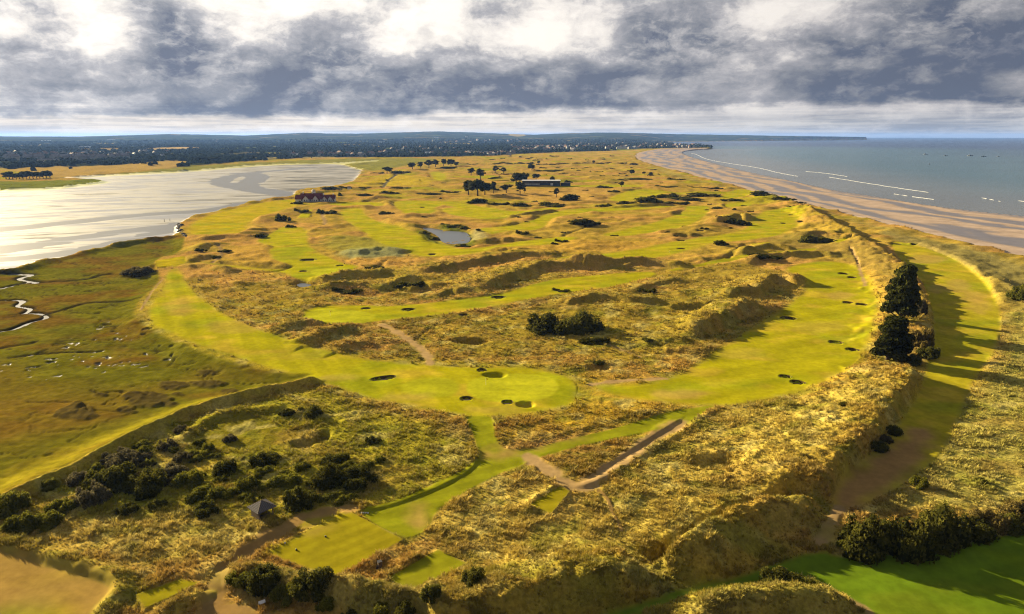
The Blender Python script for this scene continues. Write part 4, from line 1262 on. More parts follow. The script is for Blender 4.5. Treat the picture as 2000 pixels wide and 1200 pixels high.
deep = sst(dsh, 20, 420)[:, None]; deeper = sst(dsh, 700, 2200)[:, None]
sc = np.array((.09, .10, .105)) * (1 - deep) + np.array((.034, .080, .104)) * deep
sc = sc * (1 - deeper) + np.array((.008, .026, .070)) * deeper
sc = sc * (1 + .22 * fbm(sx / 900, sy / 260, 3, 170)[:, None])
used, inv = np.unique(SF, return_inverse=True)
me = mesh_np('sea', np.stack([sx, sy, np.full(len(sx), WATER_Z)], 1)[used], inv.reshape(-1, 4), True, np.concatenate([sc, np.ones((len(sx), 1))], 1)[used])
tag(link('sea', me, M_SEA), 'blue grey sea with turquoise shallows beyond the beach', 'sea', kind='structure')

# estuary water lies level among the mud banks, creeks and pools
st = 4
ii = np.arange(0, NRR - 1, st); jj = np.arange(0, NA - 1, st)
isw = np.isin(CLS.reshape(NRR, NA), (C_MUD, C_MARSH))
vmap = {}; EV = []; EF = []
def ev(i, j):
    i = min(i, NRR - 1); j = min(j, NA - 1)
    if (i, j) not in vmap:
        vmap[(i, j)] = len(EV); EV.append((GX[i * NA + j], GY[i * NA + j], WATER_Z))
    return vmap[(i, j)]
for i in ii:
    row = isw[i:i + st + 1]
    if not row.any():
        continue
    for j in jj:
        if row[:, j:j + st + 1].any():
            EF.append((ev(i, j), ev(i, j + st), ev(i + st, j + st), ev(i + st, j)))
me = mesh_np('estuary_water', np.array(EV), np.array(EF))
tag(link('estuary_water', me, M_EST), 'shining water left in the channels and pools of the estuary', 'water', kind='structure')
for P, lab in zip(PONDW, ('large pond with reedy banks in the middle of the course', 'tiny pond at the foot of a grassy bank')):
    c = P.mean(0)
    P2 = c + (P - c) * 1.06
    me = mesh_py('pond', [(x, y, -1.28) for x, y in P2], [tuple(range(len(P2)))[::-1]])
    tag(link('pond', me, M_POND), lab, 'pond', kind='structure')

# breaking waves
def foam(px, wid, seed):
    P = line_world(px, WATER_Z)
    V = []; F = []
    seg = np.hypot(*(P[1:] - P[:-1]).T); cum = np.concatenate([[0], np.cumsum(seg)])
    n = int(cum[-1] / 3)
    s = np.linspace(0, cum[-1], n)
    X = np.interp(s, cum, P[:, 0]); Y = np.interp(s, cum, P[:, 1])
    wn = fbm(s / 18, s * 0 + seed, 3, 180); gap = fbm(s / 45, s * 0 + seed * 2.0, 4, 181, .6)
    e = np.minimum(s, cum[-1] - s) / cum[-1]
    w = .42 * wid * np.clip(.7 + 1.4 * wn, .32, 2.4) * sst(gap, -1.1, -.5) * sst(e, 0, .15)
    tx = np.gradient(X); ty = np.gradient(Y); L = np.hypot(tx, ty) + 1e-9
    nx, ny = -ty / L, tx / L
    off = 3 * fbm(s / 30, s * 0 + seed, 2, 182)
    for i in range(n):
        for k, zz in ((-1, .03), (0, .38), (1, .03)):
            V.append((X[i] + nx[i] * (off[i] + k * w[i]), Y[i] + ny[i] * (off[i] + k * w[i]), WATER_Z + zz * (1 if w[i] > .2 else .1)))
        if i and w[i] > .15 and w[i - 1] > .15:
            b = (i - 1) * 3
            F += [(b, b + 1, b + 4, b + 3), (b + 1, b + 2, b + 5, b + 4)]
    return V, F
M_FOAM = simple('sea_foam', (.42, .43, .44), .9, .1, .12, .6)
for s_, (px, wd, lab) in enumerate((
        ([(1345, 299), (1359, 301), (1379, 312), (1433, 321), (1482, 328), (1532, 341), (1590, 349)], 4.5, 'white surf line curving along the far shallows'),
        ([(1568, 335), (1608, 338), (1660, 346)], 2.4, 'short outer breaker beyond the main surf'),
        ([(1610, 345), (1655, 352), (1685, 357), (1742, 366), (1790, 373), (1820, 377), (1850, 379)], 2.6, 'long white breaker parallel to the middle of the beach'),
        ([(1740, 378), (1790, 386), (1840, 392)], .9, 'thin lace of foam on the wet sand edge'),
        ([(1910, 386), (1940, 391), (1960, 395)], .8, 'broken flecks of foam right of the long breaker'),
        ([(1975, 391), (1992, 393), (2030, 397), (2090, 403)], 1.4, 'small breaker at the right edge of the sea'))):
    V, F = foam(px, wd, s_ + 1)
    if F:
        tag(link('surf_foam', mesh_py('surf_foam', V, F, True), M_FOAM), lab, 'surf', kind='stuff')

# ------------------------------------------------------------------ haze over the whole place
hm = bpy.data.materials.new('sea_haze')
hm.use_nodes = True
hm.node_tree.nodes.clear()
ho = hm.node_tree.nodes.new('ShaderNodeOutputMaterial')
pv = hm.node_tree.nodes.new('ShaderNodeVolumePrincipled')
pv.inputs['Color'].default_value = (.17, .33, .80, 1)
pv.inputs['Density'].default_value = 2.9e-5
pv.inputs['Anisotropy'].default_value = 0.2
hm.node_tree.links.new(pv.outputs[0], ho.inputs['Volume'])
hb = MB(); hb.box(-30000, 40000, -700, 40000, -9, 175)
tag(hb.build('haze', hm), 'thin blue sea haze lying over land and water', 'haze', kind='stuff')


# ------------------------------------------------------------------ long grass: tufts set on the rough
def tuft_mesh(name, n, h, spread, seed, lean=.5):
    r = random.Random(seed)
    V, F = [], []
    for i in range(n):
        a = r.uniform(0, 6.283); d = spread * math.sqrt(r.random())
        bx, by = d * math.cos(a), d * math.sin(a)
        hh = h * r.uniform(.55, 1.1); w = .034 * r.uniform(.7, 1.4) * h / .6
        a2 = a + r.uniform(-.8, .8); ln = hh * lean * r.uniform(.3, 1.2)
        px, py = -math.sin(a2) * w, math.cos(a2) * w
        mx, my = bx + math.cos(a2) * ln * .35, by + math.sin(a2) * ln * .35
        tx, ty = bx + math.cos(a2) * ln, by + math.sin(a2) * ln
        b = len(V)
        V += [(bx - px, by - py, -.08), (bx + px, by + py, -.08), (mx - px * .8, my - py * .8, hh * .62), (mx + px * .8, my + py * .8, hh * .62), (tx, ty, hh)]
        F += [(b, b + 1, b + 3, b + 2), (b + 2, b + 3, b + 4)]
    return mesh_py(name, V, F, True)


gm, gnt, gb = new_mat('tussock_blade')
gc = attr(gnt, 'cover', 'INSTANCER')
gr_ = attr(gnt, 'shade', 'INSTANCER', 'Fac')
gcol = mixc(gnt, 1.0, gc, xyz(gnt, gr_, gr_, gr_), 'MULTIPLY')
gnt.links.new(gcol.s, gb.inputs['Base Color'])
gb.inputs['Roughness'].default_value = .8
gb.inputs['Specular IOR Level'].default_value = .1
gt = gnt.nodes.new('ShaderNodeBsdfTranslucent'); gnt.links.new(gcol.s, gt.inputs['Color'])
gx = gnt.nodes.new('ShaderNodeMixShader'); gx.inputs[0].default_value = .25
gnt.links.new(gb.outputs[0], gx.inputs[1]); gnt.links.new(gt.outputs[0], gx.inputs[2])
gnt.links.new(gx.outputs[0], gnt.nodes['Material Output'].inputs['Surface'])

cand = np.nonzero((TUFT > .25) & (GR < 430) & (CLS == 0) & land & (np.abs(AZG) < 46))[0]
tn = fbm(GX[cand] / 7, GY[cand] / 6, 3, 190)
pp = TUFT[cand] * (.26 + .34 * sst(tn, -.2, .3)) * (1 - .55 * sst(GR[cand], 230, 430)) * sst(GR[cand], 430, 330)
_k = NR.rand(len(cand)) < pp
cand = cand[_k]; tn = tn[_k]
nT = len(cand)
jit = (NR.rand(nT, 2) - .5) * (GR[cand] * .0036)[:, None]
PV = np.stack([GX[cand] + jit[:, 0], GY[cand] + jit[:, 1], Zg[cand] - .02], 1)
pm = bpy.data.meshes.new('long_grass')
pm.vertices.add(nT)
pm.vertices.foreach_set('co', PV.astype(np.float32).ravel())
def padd(nm, typ, fld, arr):
    a = pm.attributes.new(nm, typ, 'POINT'); a.data.foreach_set(fld, np.asarray(arr, np.float32).ravel())
cc = COLR[cand] * 1.48
stw = (NR.rand(nT) < .25)[:, None]
cc = np.where(stw, cc * .55 + np.array((.30, .215, .06)) * .45, cc)
padd('cover', 'FLOAT_COLOR', 'color', np.concatenate([np.clip(cc, 0, .8), np.ones((nT, 1))], 1))
padd('shade', 'FLOAT', 'value', .72 + .45 * NR.rand(nT))
padd('yaw', 'FLOAT', 'value', NR.rand(nT) * 6.283)
big = np.clip(.65 + .9 * np.maximum(tn[:0].sum(), 0), .65, 2)
padd('size', 'FLOAT', 'value', (.36 + .6 * NR.rand(nT) ** 2.0) * (.78 + GR[cand] / 620) * (.72 + .75 * sst(tn, -.25, .35)))
lg = bpy.data.objects.new('long_grass', pm)
COL.objects.link(lg)
tag(lg, 'tussocks of long dry grass over the roughs and dunes', 'grass', kind='stuff')
src = bpy.data.collections.new('tussock_sources')
for k in range(4):
    me = tuft_mesh('tussock', 24, (.55, .7, .5, .8)[k], (.28, .34, .4, .3)[k], 40 + k, (.6, .9, .7, .5)[k])
    me.materials.append(gm)
    o = bpy.data.objects.new('tussock', me)
    src.objects.link(o)
ng = bpy.data.node_groups.new('set_tussocks', 'GeometryNodeTree')
ng.interface.new_socket('Geometry', in_out='INPUT', socket_type='NodeSocketGeometry')
ng.interface.new_socket('Geometry', in_out='OUTPUT', socket_type='NodeSocketGeometry')
gi = ng.nodes.new('NodeGroupInput'); go = ng.nodes.new('NodeGroupOutput')
ci = ng.nodes.new('GeometryNodeCollectionInfo')
ci.inputs['Collection'].default_value = src
ci.inputs['Separate Children'].default_value = True
ci.inputs['Reset Children'].default_value = True
iop = ng.nodes.new('GeometryNodeInstanceOnPoints')
iop.inputs['Pick Instance'].default_value = True
def named(nm, typ='FLOAT'):
    n = ng.nodes.new('GeometryNodeInputNamedAttribute'); n.data_type = typ; n.inputs['Name'].default_value = nm
    return n.outputs['Attribute']
rv = ng.nodes.new('FunctionNodeRandomValue'); rv.data_type = 'INT'
rv.inputs[4].default_value = 0; rv.inputs[5].default_value = 3
cx = ng.nodes.new('ShaderNodeCombineXYZ')
ng.links.new(named('yaw'), cx.inputs[2])
ng.links.new(gi.outputs[0], iop.inputs['Points'])
ng.links.new(ci.outputs[0], iop.inputs['Instance'])
ng.links.new(rv.outputs[2], iop.inputs['Instance Index'])
ng.links.new(cx.outputs[0], iop.inputs['Rotation'])
sz = ng.nodes.new('ShaderNodeCombineXYZ')
s_at = named('size')
for q in range(3): ng.links.new(s_at, sz.inputs[q])
ng.links.new(sz.outputs[0], iop.inputs['Scale'])
ng.links.new(iop.outputs[0], go.inputs[0])
md = lg.modifiers.new('tussocks', 'NODES')
md.node_group = ng


# ------------------------------------------------------------------ plants
def unit_ico(sub):
    bm = bmesh.new()
    bmesh.ops.create_icosphere(bm, subdivisions=sub, radius=1)
    V = np.array([v.co[:] for v in bm.verts]); F = np.array([[v.index for v in f.verts] for f in bm.faces])
    bm.free()
    return V, F
ICO1 = unit_ico(1); ICO2 = unit_ico(2)


def leaf_cloud(lobes, n, size, seed, core=.80, up=.35, flat=1.0):
    """leaf faces over a set of lobes (cx,cy,cz,rx,ry,rz) round darker inner masses; V, F, cover value"""
    r = np.random.RandomState(seed)
    V = []; F = []; C = []
    L = np.array(lobes, float)
    area = (L[:, 3] * L[:, 4] + L[:, 5] * (L[:, 3] + L[:, 4])) ; p = area / area.sum()
    li = r.choice(len(L), n, p=p)
    d = r.normal(size=(n, 3)); d /= np.linalg.norm(d, axis=1)[:, None]
    d[:, 2] = np.where(d[:, 2] < -up, -d[:, 2], d[:, 2])
    rad = 1.0 - .28 * r.rand(n) ** 1.5 + .12 * r.rand(n)
    c = L[li, :3] + d * L[li, 3:] * rad[:, None]
    nrm = d / L[li, 3:]; nrm /= np.linalg.norm(nrm, axis=1)[:, None]
    nrm = nrm + .65 * r.normal(size=(n, 3)); nrm /= np.linalg.norm(nrm, axis=1)[:, None]
    t = np.cross(nrm, r.normal(size=(n, 3))); t /= np.linalg.norm(t, axis=1)[:, None] + 1e-9
    b = np.cross(nrm, t)
    s = size * (.6 + .8 * r.rand(n))[:, None]
    q0 = c - t * s * .5 - b * s * .35; q1 = c + t * s * .5 - b * s * .35; q2 = c + t * s * .12 + b * s * .6 * flat
    LV = np.stack([q0, q1, q2], 1).reshape(-1, 3)
    LF = np.arange(n * 3).reshape(-1, 3)
    clump = r.rand(len(L))
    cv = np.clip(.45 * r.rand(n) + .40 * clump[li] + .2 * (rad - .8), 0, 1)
    Vs = [LV]; Fs = [LF]; Cs = [np.repeat(cv, 3)]
    off = len(LV)
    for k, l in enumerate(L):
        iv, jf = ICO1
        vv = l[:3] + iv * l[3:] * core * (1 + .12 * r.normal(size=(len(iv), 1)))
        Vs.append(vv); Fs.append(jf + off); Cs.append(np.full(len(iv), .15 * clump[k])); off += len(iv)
    return np.vstack(Vs), np.vstack(Fs), np.concatenate(Cs)


def leaf_mesh(name, lobes, n, size, seed, mat, **kw):
    V, F, C = leaf_cloud(lobes, n, size, seed, **kw)
    me = mesh_np(name, V, F, False, np.stack([C, C, C, np.ones_like(C)], 1))
    me.materials.append(mat)
    return me


def bush_lobes(r, n, spread=.72):
    out = []
    for i in range(n):
        a = r.uniform(0, 6.283); d = spread * math.sqrt(r.random())
        h = r.uniform(.35, 1.0) * (1 - .4 * d)
        w = r.uniform(.17, .36)
        out.append((d * math.cos(a), d * math.sin(a), h * .42, w, w, h * .58))
    return out


# bush meshes live in a box of radius 1 and height 1
BUSH = {}
def bush_meshes():
    r = random.Random(5)
    for kind, mat in (('gorse', M_GORSE), ('scrub', M_SCRUB), ('grey', M_GREY), ('gold', M_GOLDB)):
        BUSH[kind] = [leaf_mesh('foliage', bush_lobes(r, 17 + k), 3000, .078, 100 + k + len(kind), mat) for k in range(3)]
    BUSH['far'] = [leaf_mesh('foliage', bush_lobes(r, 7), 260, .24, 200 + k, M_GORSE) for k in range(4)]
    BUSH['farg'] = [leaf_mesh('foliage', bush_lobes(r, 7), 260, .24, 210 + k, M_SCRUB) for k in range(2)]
bush_meshes()


def bush(name, u, v, wpx, hpx, kind, label, cat='bush', group=None, dep=None, zoff=0.0, k=None):
    """u, v: foot of the bush in the photo; wpx, hpx: its size there"""
    x, y = at(u, v, 0)
    z = ground(x, y)
    for _ in range(3):
        x, y = at(u, v, z); z = ground(x, y)
    s = FPX / math.sqrt(x * x + y * y + (HCAM - z) ** 2)
    w = wpx / s / 2; h = hpx / s
    d = (dep / s / 2) if dep else max(w * .55, min(w, h * 1.1))
    # move back so that the near foot stands on v
    x *= 1 + d * .6 / math.hypot(x, y); y *= 1 + d * .6 / math.hypot(x, y)
    z = ground(x, y)
    lst = BUSH[kind]
    me = lst[rnd.randrange(len(lst)) if k is None else k]
    o = link(name, me, None, None, (x, y, z - .12 * h + zoff))
    o.rotation_euler = (0, 0, -math.atan2(x, y) + (math.pi if rnd.random() < .5 else 0) + rnd.uniform(-.2, .2))
    o.scale = (w, d, h)
    tag(o, label, cat, group)
    return o


G = 'gorse_bush'
SB = 'scrub_bush'
BL = [
    # left foreground scrub
    (SB, 10, 1010, 80, 58, 'scrub', 'dark round shrub at the left edge beyond the brown turf'), (SB, 45, 1045, 60, 36, 'scrub', 'low shrub below the left edge shrub'),
    (G, 215, 962, 92, 52, 'gorse', 'large black green thicket in the middle of the left scrub', ), (G, 290, 968, 80, 48, 'gorse', 'dark bush right of the large left thicket'),
    (SB, 178, 990, 66, 44, 'grey', 'grey brown bush at the foot of the large left thicket'), (SB, 250, 922, 70, 34, 'grey', 'grey bush just behind the large left thicket'),
    (SB, 160, 950, 46, 28, 'grey', 'pale grey bush left of the large left thicket'), (SB, 192, 945, 44, 30, 'scrub', 'bright green bush set among grey bushes on the left'),
    (SB, 228, 905, 70, 24, 'grey', 'grey bush nearest the dyke in the left scrub'), (SB, 275, 905, 44, 24, 'grey', 'small grey bush under the dyke, right of its twin'),
    (SB, 335, 935, 60, 26, 'grey', 'brown bush between dyke and mown pocket'), (SB, 372, 955, 64, 34, 'scrub', 'olive bush in the centre of the left scrub'),
    (SB, 325, 880, 40, 22, 'grey', 'brown bush close under the dyke crest'), (SB, 360, 905, 40, 22, 'grey', 'low brown bush left of the rough meadow pocket'),
    (G, 440, 930, 46, 38, 'gorse', 'compact black bush below the rough meadow pocket'), (G, 520, 912, 64, 28, 'gorse', 'wide dark bush at the right end of the meadow pocket'),
    (SB, 400, 985, 70, 34, 'scrub', 'green bush left of the hut'), (SB, 405, 1010, 44, 32, 'gorse', 'dark bush standing alone before the tussocks left of the hut'),
    (SB, 445, 975, 40, 26, 'scrub', 'small green bush behind left of the hut'), (SB, 480, 962, 60, 26, 'scrub', 'green bush directly behind the hut'),
    (SB, 560, 955, 80, 26, 'scrub', 'broad green bush behind the hut on the right'), (G, 590, 996, 70, 50, 'gorse', 'dark bush beside the hut on its right'),
    (G, 640, 955, 80, 44, 'gorse', 'dense dark thicket above the mown walkway, left half'), (G, 700, 958, 80, 44, 'gorse', 'dense dark thicket above the mown walkway, right half'),
    (SB, 655, 985, 90, 24, 'scrub', 'low green bush at the edge of the mown walkway'), (G, 655, 908, 60, 22, 'gorse', 'flat dark bush uphill of the dense walkway thicket'),
    (G, 612, 818, 46, 26, 'gorse', 'larger dark bush alone in the upper left scrub'), (G, 560, 812, 34, 14, 'gorse', 'smaller dark bush alone in the upper left scrub'),
    (SB, 588, 803, 12, 12, 'scrub', 'tiny green bush above the two lone dark ones'), (G, 730, 868, 36, 20, 'gorse', 'dark bush in the golden rough left of the walkway'),
    (SB, 740, 905, 30, 14, 'scrub', 'faint green bush in the golden rough'), (SB, 120, 1005, 50, 30, 'scrub', 'green bush between the left edge shrub and grey bushes'),
    (SB, 90, 1035, 70, 26, 'scrub', 'low olive bush beyond the brown turf'), (SB, 250, 1005, 40, 22, 'gorse', 'dark bush in front of the large left thicket'), (SB, 310, 995, 36, 20, 'gorse', 'small dark bush above the pale tussocks'),
    # bottom edge
    (G, 515, 1165, 74, 58, 'gorse', 'left one of two round dark bushes below the large tee'), (G, 612, 1172, 84, 60, 'gorse', 'right one of two round dark bushes below the large tee'),
    (SB, 470, 1150, 50, 30, 'scrub', 'green bush left of the two round dark bushes'), (G, 842, 1182, 42, 40, 'gorse', 'dark bush at the low corner of the small square tee'),
    (G, 925, 1145, 56, 36, 'gorse', 'dark bush right of the small square tee'), (SB, 560, 1185, 60, 28, 'scrub', 'low bush filling the gap between the two round bushes'), (SB, 690, 1190, 60, 34, 'gorse', 'shaded bush under the bank at the bottom'),
    (SB, 745, 1186, 54, 26, 'scrub', 'mixed bush on the shaded bank below the small square tee'), (SB, 790, 1196, 50, 26, 'gorse', 'dark bush at the very bottom under the small square tee'), (SB, 640, 1192, 46, 22, 'scrub', 'low bush right of the two round dark bushes'), (SB, 1020, 1196, 40, 10, 'scrub', 'bright green shrub at the bottom edge'), (SB, 1190, 1165, 16, 12, 'grey', 'small pale shrub on the shaded dune face'),
    (G, 1530, 1150, 90, 40, 'gorse', 'dark bush on the bottom mound beside the green corner'), (SB, 1580, 1158, 60, 26, 'scrub', 'low shrub right of the bottom mound bush'),
    # bottom right thicket
    (G, 1690, 1092, 110, 84, 'gorse', 'left end of the dense thicket by the green corner'), (G, 1760, 1088, 110, 84, 'gorse', 'tall middle of the dense thicket by the green corner'),
    (G, 1830, 1072, 110, 74, 'gorse', 'right shoulder of the dense thicket by the green corner'), (G, 1890, 1052, 80, 40, 'gorse', 'low tail of the dense thicket'),
    (SB, 1925, 1035, 70, 40, 'gold', 'golden shrub at the right end of the thicket'), (SB, 1985, 1020, 70, 36, 'gold', 'golden shrub at the right picture edge'), (G, 1970, 1040, 70, 26, 'gorse', 'dark low bush under the golden edge shrub'),
    (SB, 1645, 1078, 26, 26, 'scrub', 'small bright shrub at the thicket foot beside the sandy path'), (SB, 1795, 955, 36, 22, 'scrub', 'green shrub in the rough beside the valley turn'), (SB, 1915, 945, 20, 12, 'scrub', 'little green shrub far out in the coastal rough'),
    # right bank and pines
    (G, 1742, 850, 34, 22, 'gorse', 'black bush at the foot of the bank, upper one'), (G, 1712, 882, 40, 22, 'gorse', 'black bush at the foot of the bank, lower one'), (SB, 1730, 868, 30, 18, 'grey', 'grey shrub between the two black bank bushes'),
    (SB, 1800, 682, 46, 50, 'gold', 'golden shrub close to the right of the lower pine'), (G, 1775, 712, 40, 26, 'gorse', 'dark undergrowth below the lower pine'), (G, 1810, 700, 40, 26, 'gorse', 'dark bush between lower pine and valley fairway'),
    (SB, 1798, 612, 22, 34, 'grey', 'grey shrub behind the upper pine on the valley side'),
    (G, 1648, 795, 26, 9, 'gorse', 'flat black bush alone in the rough above the bank'), (SB, 1990, 590, 40, 30, 'scrub', 'dark shrub in the coastal rough at the right edge'),
    # middle roughs
    (G, 1078, 654, 110, 48, 'gorse', 'big dark gorse clump in the middle rough, left half'), (G, 1135, 652, 112, 46, 'gorse', 'big dark gorse clump in the middle rough, right half'), (G, 1105, 655, 40, 22, 'scrub', 'greener bush at the front of the big gorse clump'),
    (G, 1160, 672, 70, 17, 'gorse', 'flat gorse below the big clump'), (SB, 1265, 668, 26, 9, 'scrub', 'small green bush in the shaded middle rough'), (G, 1170, 720, 34, 10, 'gorse', 'dark tuft by the hollow below the middle rough'),
    (G, 733, 531, 46, 14, 'far', 'black bush above the pale grassy bank'), (G, 800, 564, 70, 18, 'far', 'long dark bush on the bank beside the narrow walkway'), (G, 676, 563, 70, 13, 'far', 'dark bush strip under the pale grassy bank'),
    (G, 552, 433, 34, 19, 'far', 'round dark bush beyond the yellow bank fairway'), (G, 628, 418, 24, 13, 'far', 'left one of two round bushes at the path below the clubhouse'), (G, 648, 418, 26, 11, 'far', 'right one of two round bushes at the path below the clubhouse'),
    (G, 580, 399, 26, 8, 'far', 'bush on the slope under the clubhouse'), (G, 588, 415, 32, 10, 'far', 'spreading bush above the small bright tees'), (G, 510, 459, 36, 8, 'far', 'low bush on the bank below the yellow fairway'),
    (G, 568, 445, 24, 8, 'far', 'dark bush in the hollow beside the tee strip'), (G, 755, 419, 36, 8, 'far', 'dark low bush in the orange rough'),
    (G, 1145, 440, 96, 14, 'far', 'long dark gorse mound in the dry rough'), (G, 1096, 473, 30, 8, 'far', 'dark bush near the end of the pond fairway'), (G, 1083, 478, 18, 6, 'far', 'smaller dark bush near the end of the pond fairway'),
    (G, 1410, 480, 42, 11, 'far', 'dark bush on the long climbing fairway'), (G, 1370, 448, 12, 4, 'far', 'black speck of bush beside the narrow fairway'), (G, 1440, 440, 60, 18, 'far', 'dark gorse in the steep hollow of the far dune'),
    (G, 1490, 500, 80, 14, 'far', 'shaded gorse on the dune between the walkway strips'), (G, 1600, 467, 80, 20, 'far', 'dark gorse hollow before the coastal ridge'), (G, 1590, 475, 90, 10, 'far', 'low gorse at the lip of the coastal hollow'),
    (G, 1020, 458, 30, 10, 'far', 'pointed bush right of the pond knoll'), (G, 880, 445, 50, 7, 'far', 'dark rushes behind the large pond'), (SB, 850, 470, 40, 8, 'farg', 'green reed bed on the near bank of the pond'), (SB, 830, 458, 36, 8, 'farg', 'green reed bed on the left bank of the pond'), (SB, 905, 452, 40, 7, 'farg', 'green reed bed on the far bank of the pond'),
    (SB, 905, 483, 50, 7, 'farg', 'dark reeds below the large pond'), (G, 1095, 570, 40, 8, 'far', 'bush in the shadow of the dark dune'), (G, 1260, 565, 50, 14, 'far', 'dark bushes on the knoll at the end of the striped fairway'),
    (SB, 274, 541, 66, 20, 'grey', 'dark scrub covering the small mound by the marsh'), (G, 440, 493, 30, 8, 'far', 'dark bush beside the curving track'), (G, 392, 492, 26, 9, 'far', 'dark bush on the knoll above the flat tee'), (G, 422, 505, 20, 8, 'far', 'dark bush inside the bend of the track'),
    # far gorse
    (G, 930, 396, 60, 11, 'far', 'left end of the curved dark hedge bank'), (G, 975, 402, 50, 9, 'far', 'low middle of the curved dark hedge bank'), (G, 1020, 404, 60, 8, 'far', 'thin stretch of the curved dark hedge bank'), (G, 1070, 402, 50, 12, 'far', 'thicker part of the curved dark hedge bank'),
    (G, 1110, 393, 60, 14, 'far', 'high right end of the curved dark hedge bank'), (G, 1085, 405, 50, 9, 'far', 'front bush of the curved dark hedge bank'), (G, 1180, 402, 40, 9, 'far', 'dark bush right of the hedge bank'), (G, 1230, 400, 60, 8, 'far', 'long flat dark bush in the far middle'),
    (G, 1270, 396, 80, 14, 'far', 'broad gorse belt, front left'), (G, 1300, 388, 70, 14, 'far', 'broad gorse belt, middle'), (G, 1340, 392, 80, 11, 'far', 'broad gorse belt, front right'), (G, 1370, 385, 80, 10, 'far', 'broad gorse belt, back right'), (G, 1320, 400, 60, 8, 'far', 'broad gorse belt, lowest bushes'),
    (G, 1405, 409, 40, 8, 'far', 'dark bush between small mown patches'), (G, 1450, 421, 40, 8, 'far', 'dark bush below the small mown patch'), (G, 1430, 393, 50, 7, 'far', 'flat gorse under the coastal dune'), (G, 1490, 383, 60, 11, 'far', 'black gorse on the dune edge above the beach'), (G, 1530, 392, 50, 7, 'far', 'gorse trailing along the beach edge'),
    (G, 1200, 374, 30, 8, 'far', 'bush below the lone small pine'), (G, 1180, 368, 40, 6, 'far', 'low bush left of the lone small pine'), (G, 1300, 366, 50, 4, 'far', 'thin dark bush line right of the lone small pine'), (G, 1380, 370, 60, 7, 'far', 'dark bushes on a far hummock'), (G, 1320, 352, 40, 6, 'far', 'dark hummock bush near the beach'),
    (G, 1250, 352, 80, 4, 'far', 'long thin dark hedge in the far dunes'), (G, 1200, 353, 60, 4, 'far', 'thin dark hedge left part in the far dunes'), (G, 760, 379, 44, 8, 'far', 'dark gorse on the bank right of the clubhouse'), (G, 715, 383, 50, 5, 'far', 'low gorse strip right of the clubhouse'), (G, 690, 369, 70, 6, 'far', 'dark scrub along the yellow meadow edge'),
    (G, 650, 371, 60, 7, 'far', 'dark scrub behind the clubhouse'), (G, 780, 366, 50, 4, 'far', 'thin hedge at the lower edge of the yellow meadow'), (SB, 663, 382, 16, 8, 'farg', 'pale round shrub by the clubhouse drive'), (G, 780, 339, 50, 8, 'far', 'dark scrub where the tarmac road enters the trees'), (G, 737, 340, 30, 5, 'far', 'low scrub left of the tarmac road end'),
    (G, 965, 349, 40, 4, 'far', 'flat bush beyond the middle pines'), (G, 1075, 336, 60, 3.5, 'far', 'thin bush row beyond the pavilion'), (G, 1060, 329, 18, 3.5, 'far', 'low bush beyond the pavilion'), (G, 1110, 357, 20, 7, 'far', 'bush at the right end of the pavilion'), (G, 870, 330, 60, 5, 'far', 'undergrowth beneath the pine row'), (G, 960, 372, 50, 7, 'far', 'dark hedge linking the middle pines'),
    (G, 880, 377, 50, 6, 'far', 'low scrub left of the big pine clump'), (G, 840, 380, 60, 5, 'far', 'flat scrub strip left of the big pine clump'), (G, 1560, 400, 30, 5, 'far', 'bush by the coastal green'), (G, 1565, 432, 20, 4, 'far', 'bush on the rough edge of the coastal green'),
]
for b in BL:
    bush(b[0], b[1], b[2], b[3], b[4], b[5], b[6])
# far hedge line and scattered little bushes of the far dunes
for k in range(16):
    u = 905 + k * 22; v = 321.5 - k * .12 + .5 * math.sin(k)
    bush('hedge_bush', u, v, 26, 2.8, 'far', 'dark bush of the thin hedge line crossing the far links', 'bush', 'hedge line across the far links')
for k in range(95):
    u = rnd.uniform(960, 1300); v = rnd.uniform(299, 345)
    x, y = at(u, v)
    if math.hypot(x, y) > 2500 or v < 303 - (u - 960) * .012 or (u > 1225 and v < 322 - (1240 - u) * .2):
        continue
    bush('dune_bush', u, v, rnd.uniform(7, 22), rnd.uniform(1.5, 3.2), 'far' if rnd.random() < .7 else 'farg', 'small dark bush scattered in the far dunes', 'bush', 'bushes scattered over the far dunes')
for k in range(75):
    u = rnd.uniform(820, 1560); v = rnd.uniform(345, 470)
    x, y = at(u, v)
    if CLS[np.argmin((GX - x) ** 2 + (GY - y) ** 2)] != 0:
        continue
    s = (v - 300) / 60
    bush('dune_bush', u, v, rnd.uniform(6, 13) * s ** .5, rnd.uniform(1.6, 3.2) * s ** .5, 'far', 'low dark bush dotting the middle roughs', 'bush', 'low bushes dotting the middle roughs')
for k in range(60):
    u = rnd.uniform(20, 480); v = rnd.uniform(835, 960)
    if v < 965 - (u - 35) * .375 or v > 1000:      # below the dyke only
        continue
    bush('scrub_bush', u, v, rnd.uniform(18, 38), rnd.uniform(9, 18), rnd.choice(('scrub', 'scrub', 'scrub', 'grey')), 'small mixed bush of the scrub below the sea dyke', 'bush', 'small bushes of the scrub below the dyke')
for k in range(26):
    u = rnd.uniform(480, 720); v = rnd.uniform(915, 985)
    bush('scrub_bush', u, v, rnd.uniform(26, 46), rnd.uniform(10, 18), 'scrub', 'low leafy bush of the green thicket behind the hut', 'bush', 'low bushes of the green thicket behind the hut')


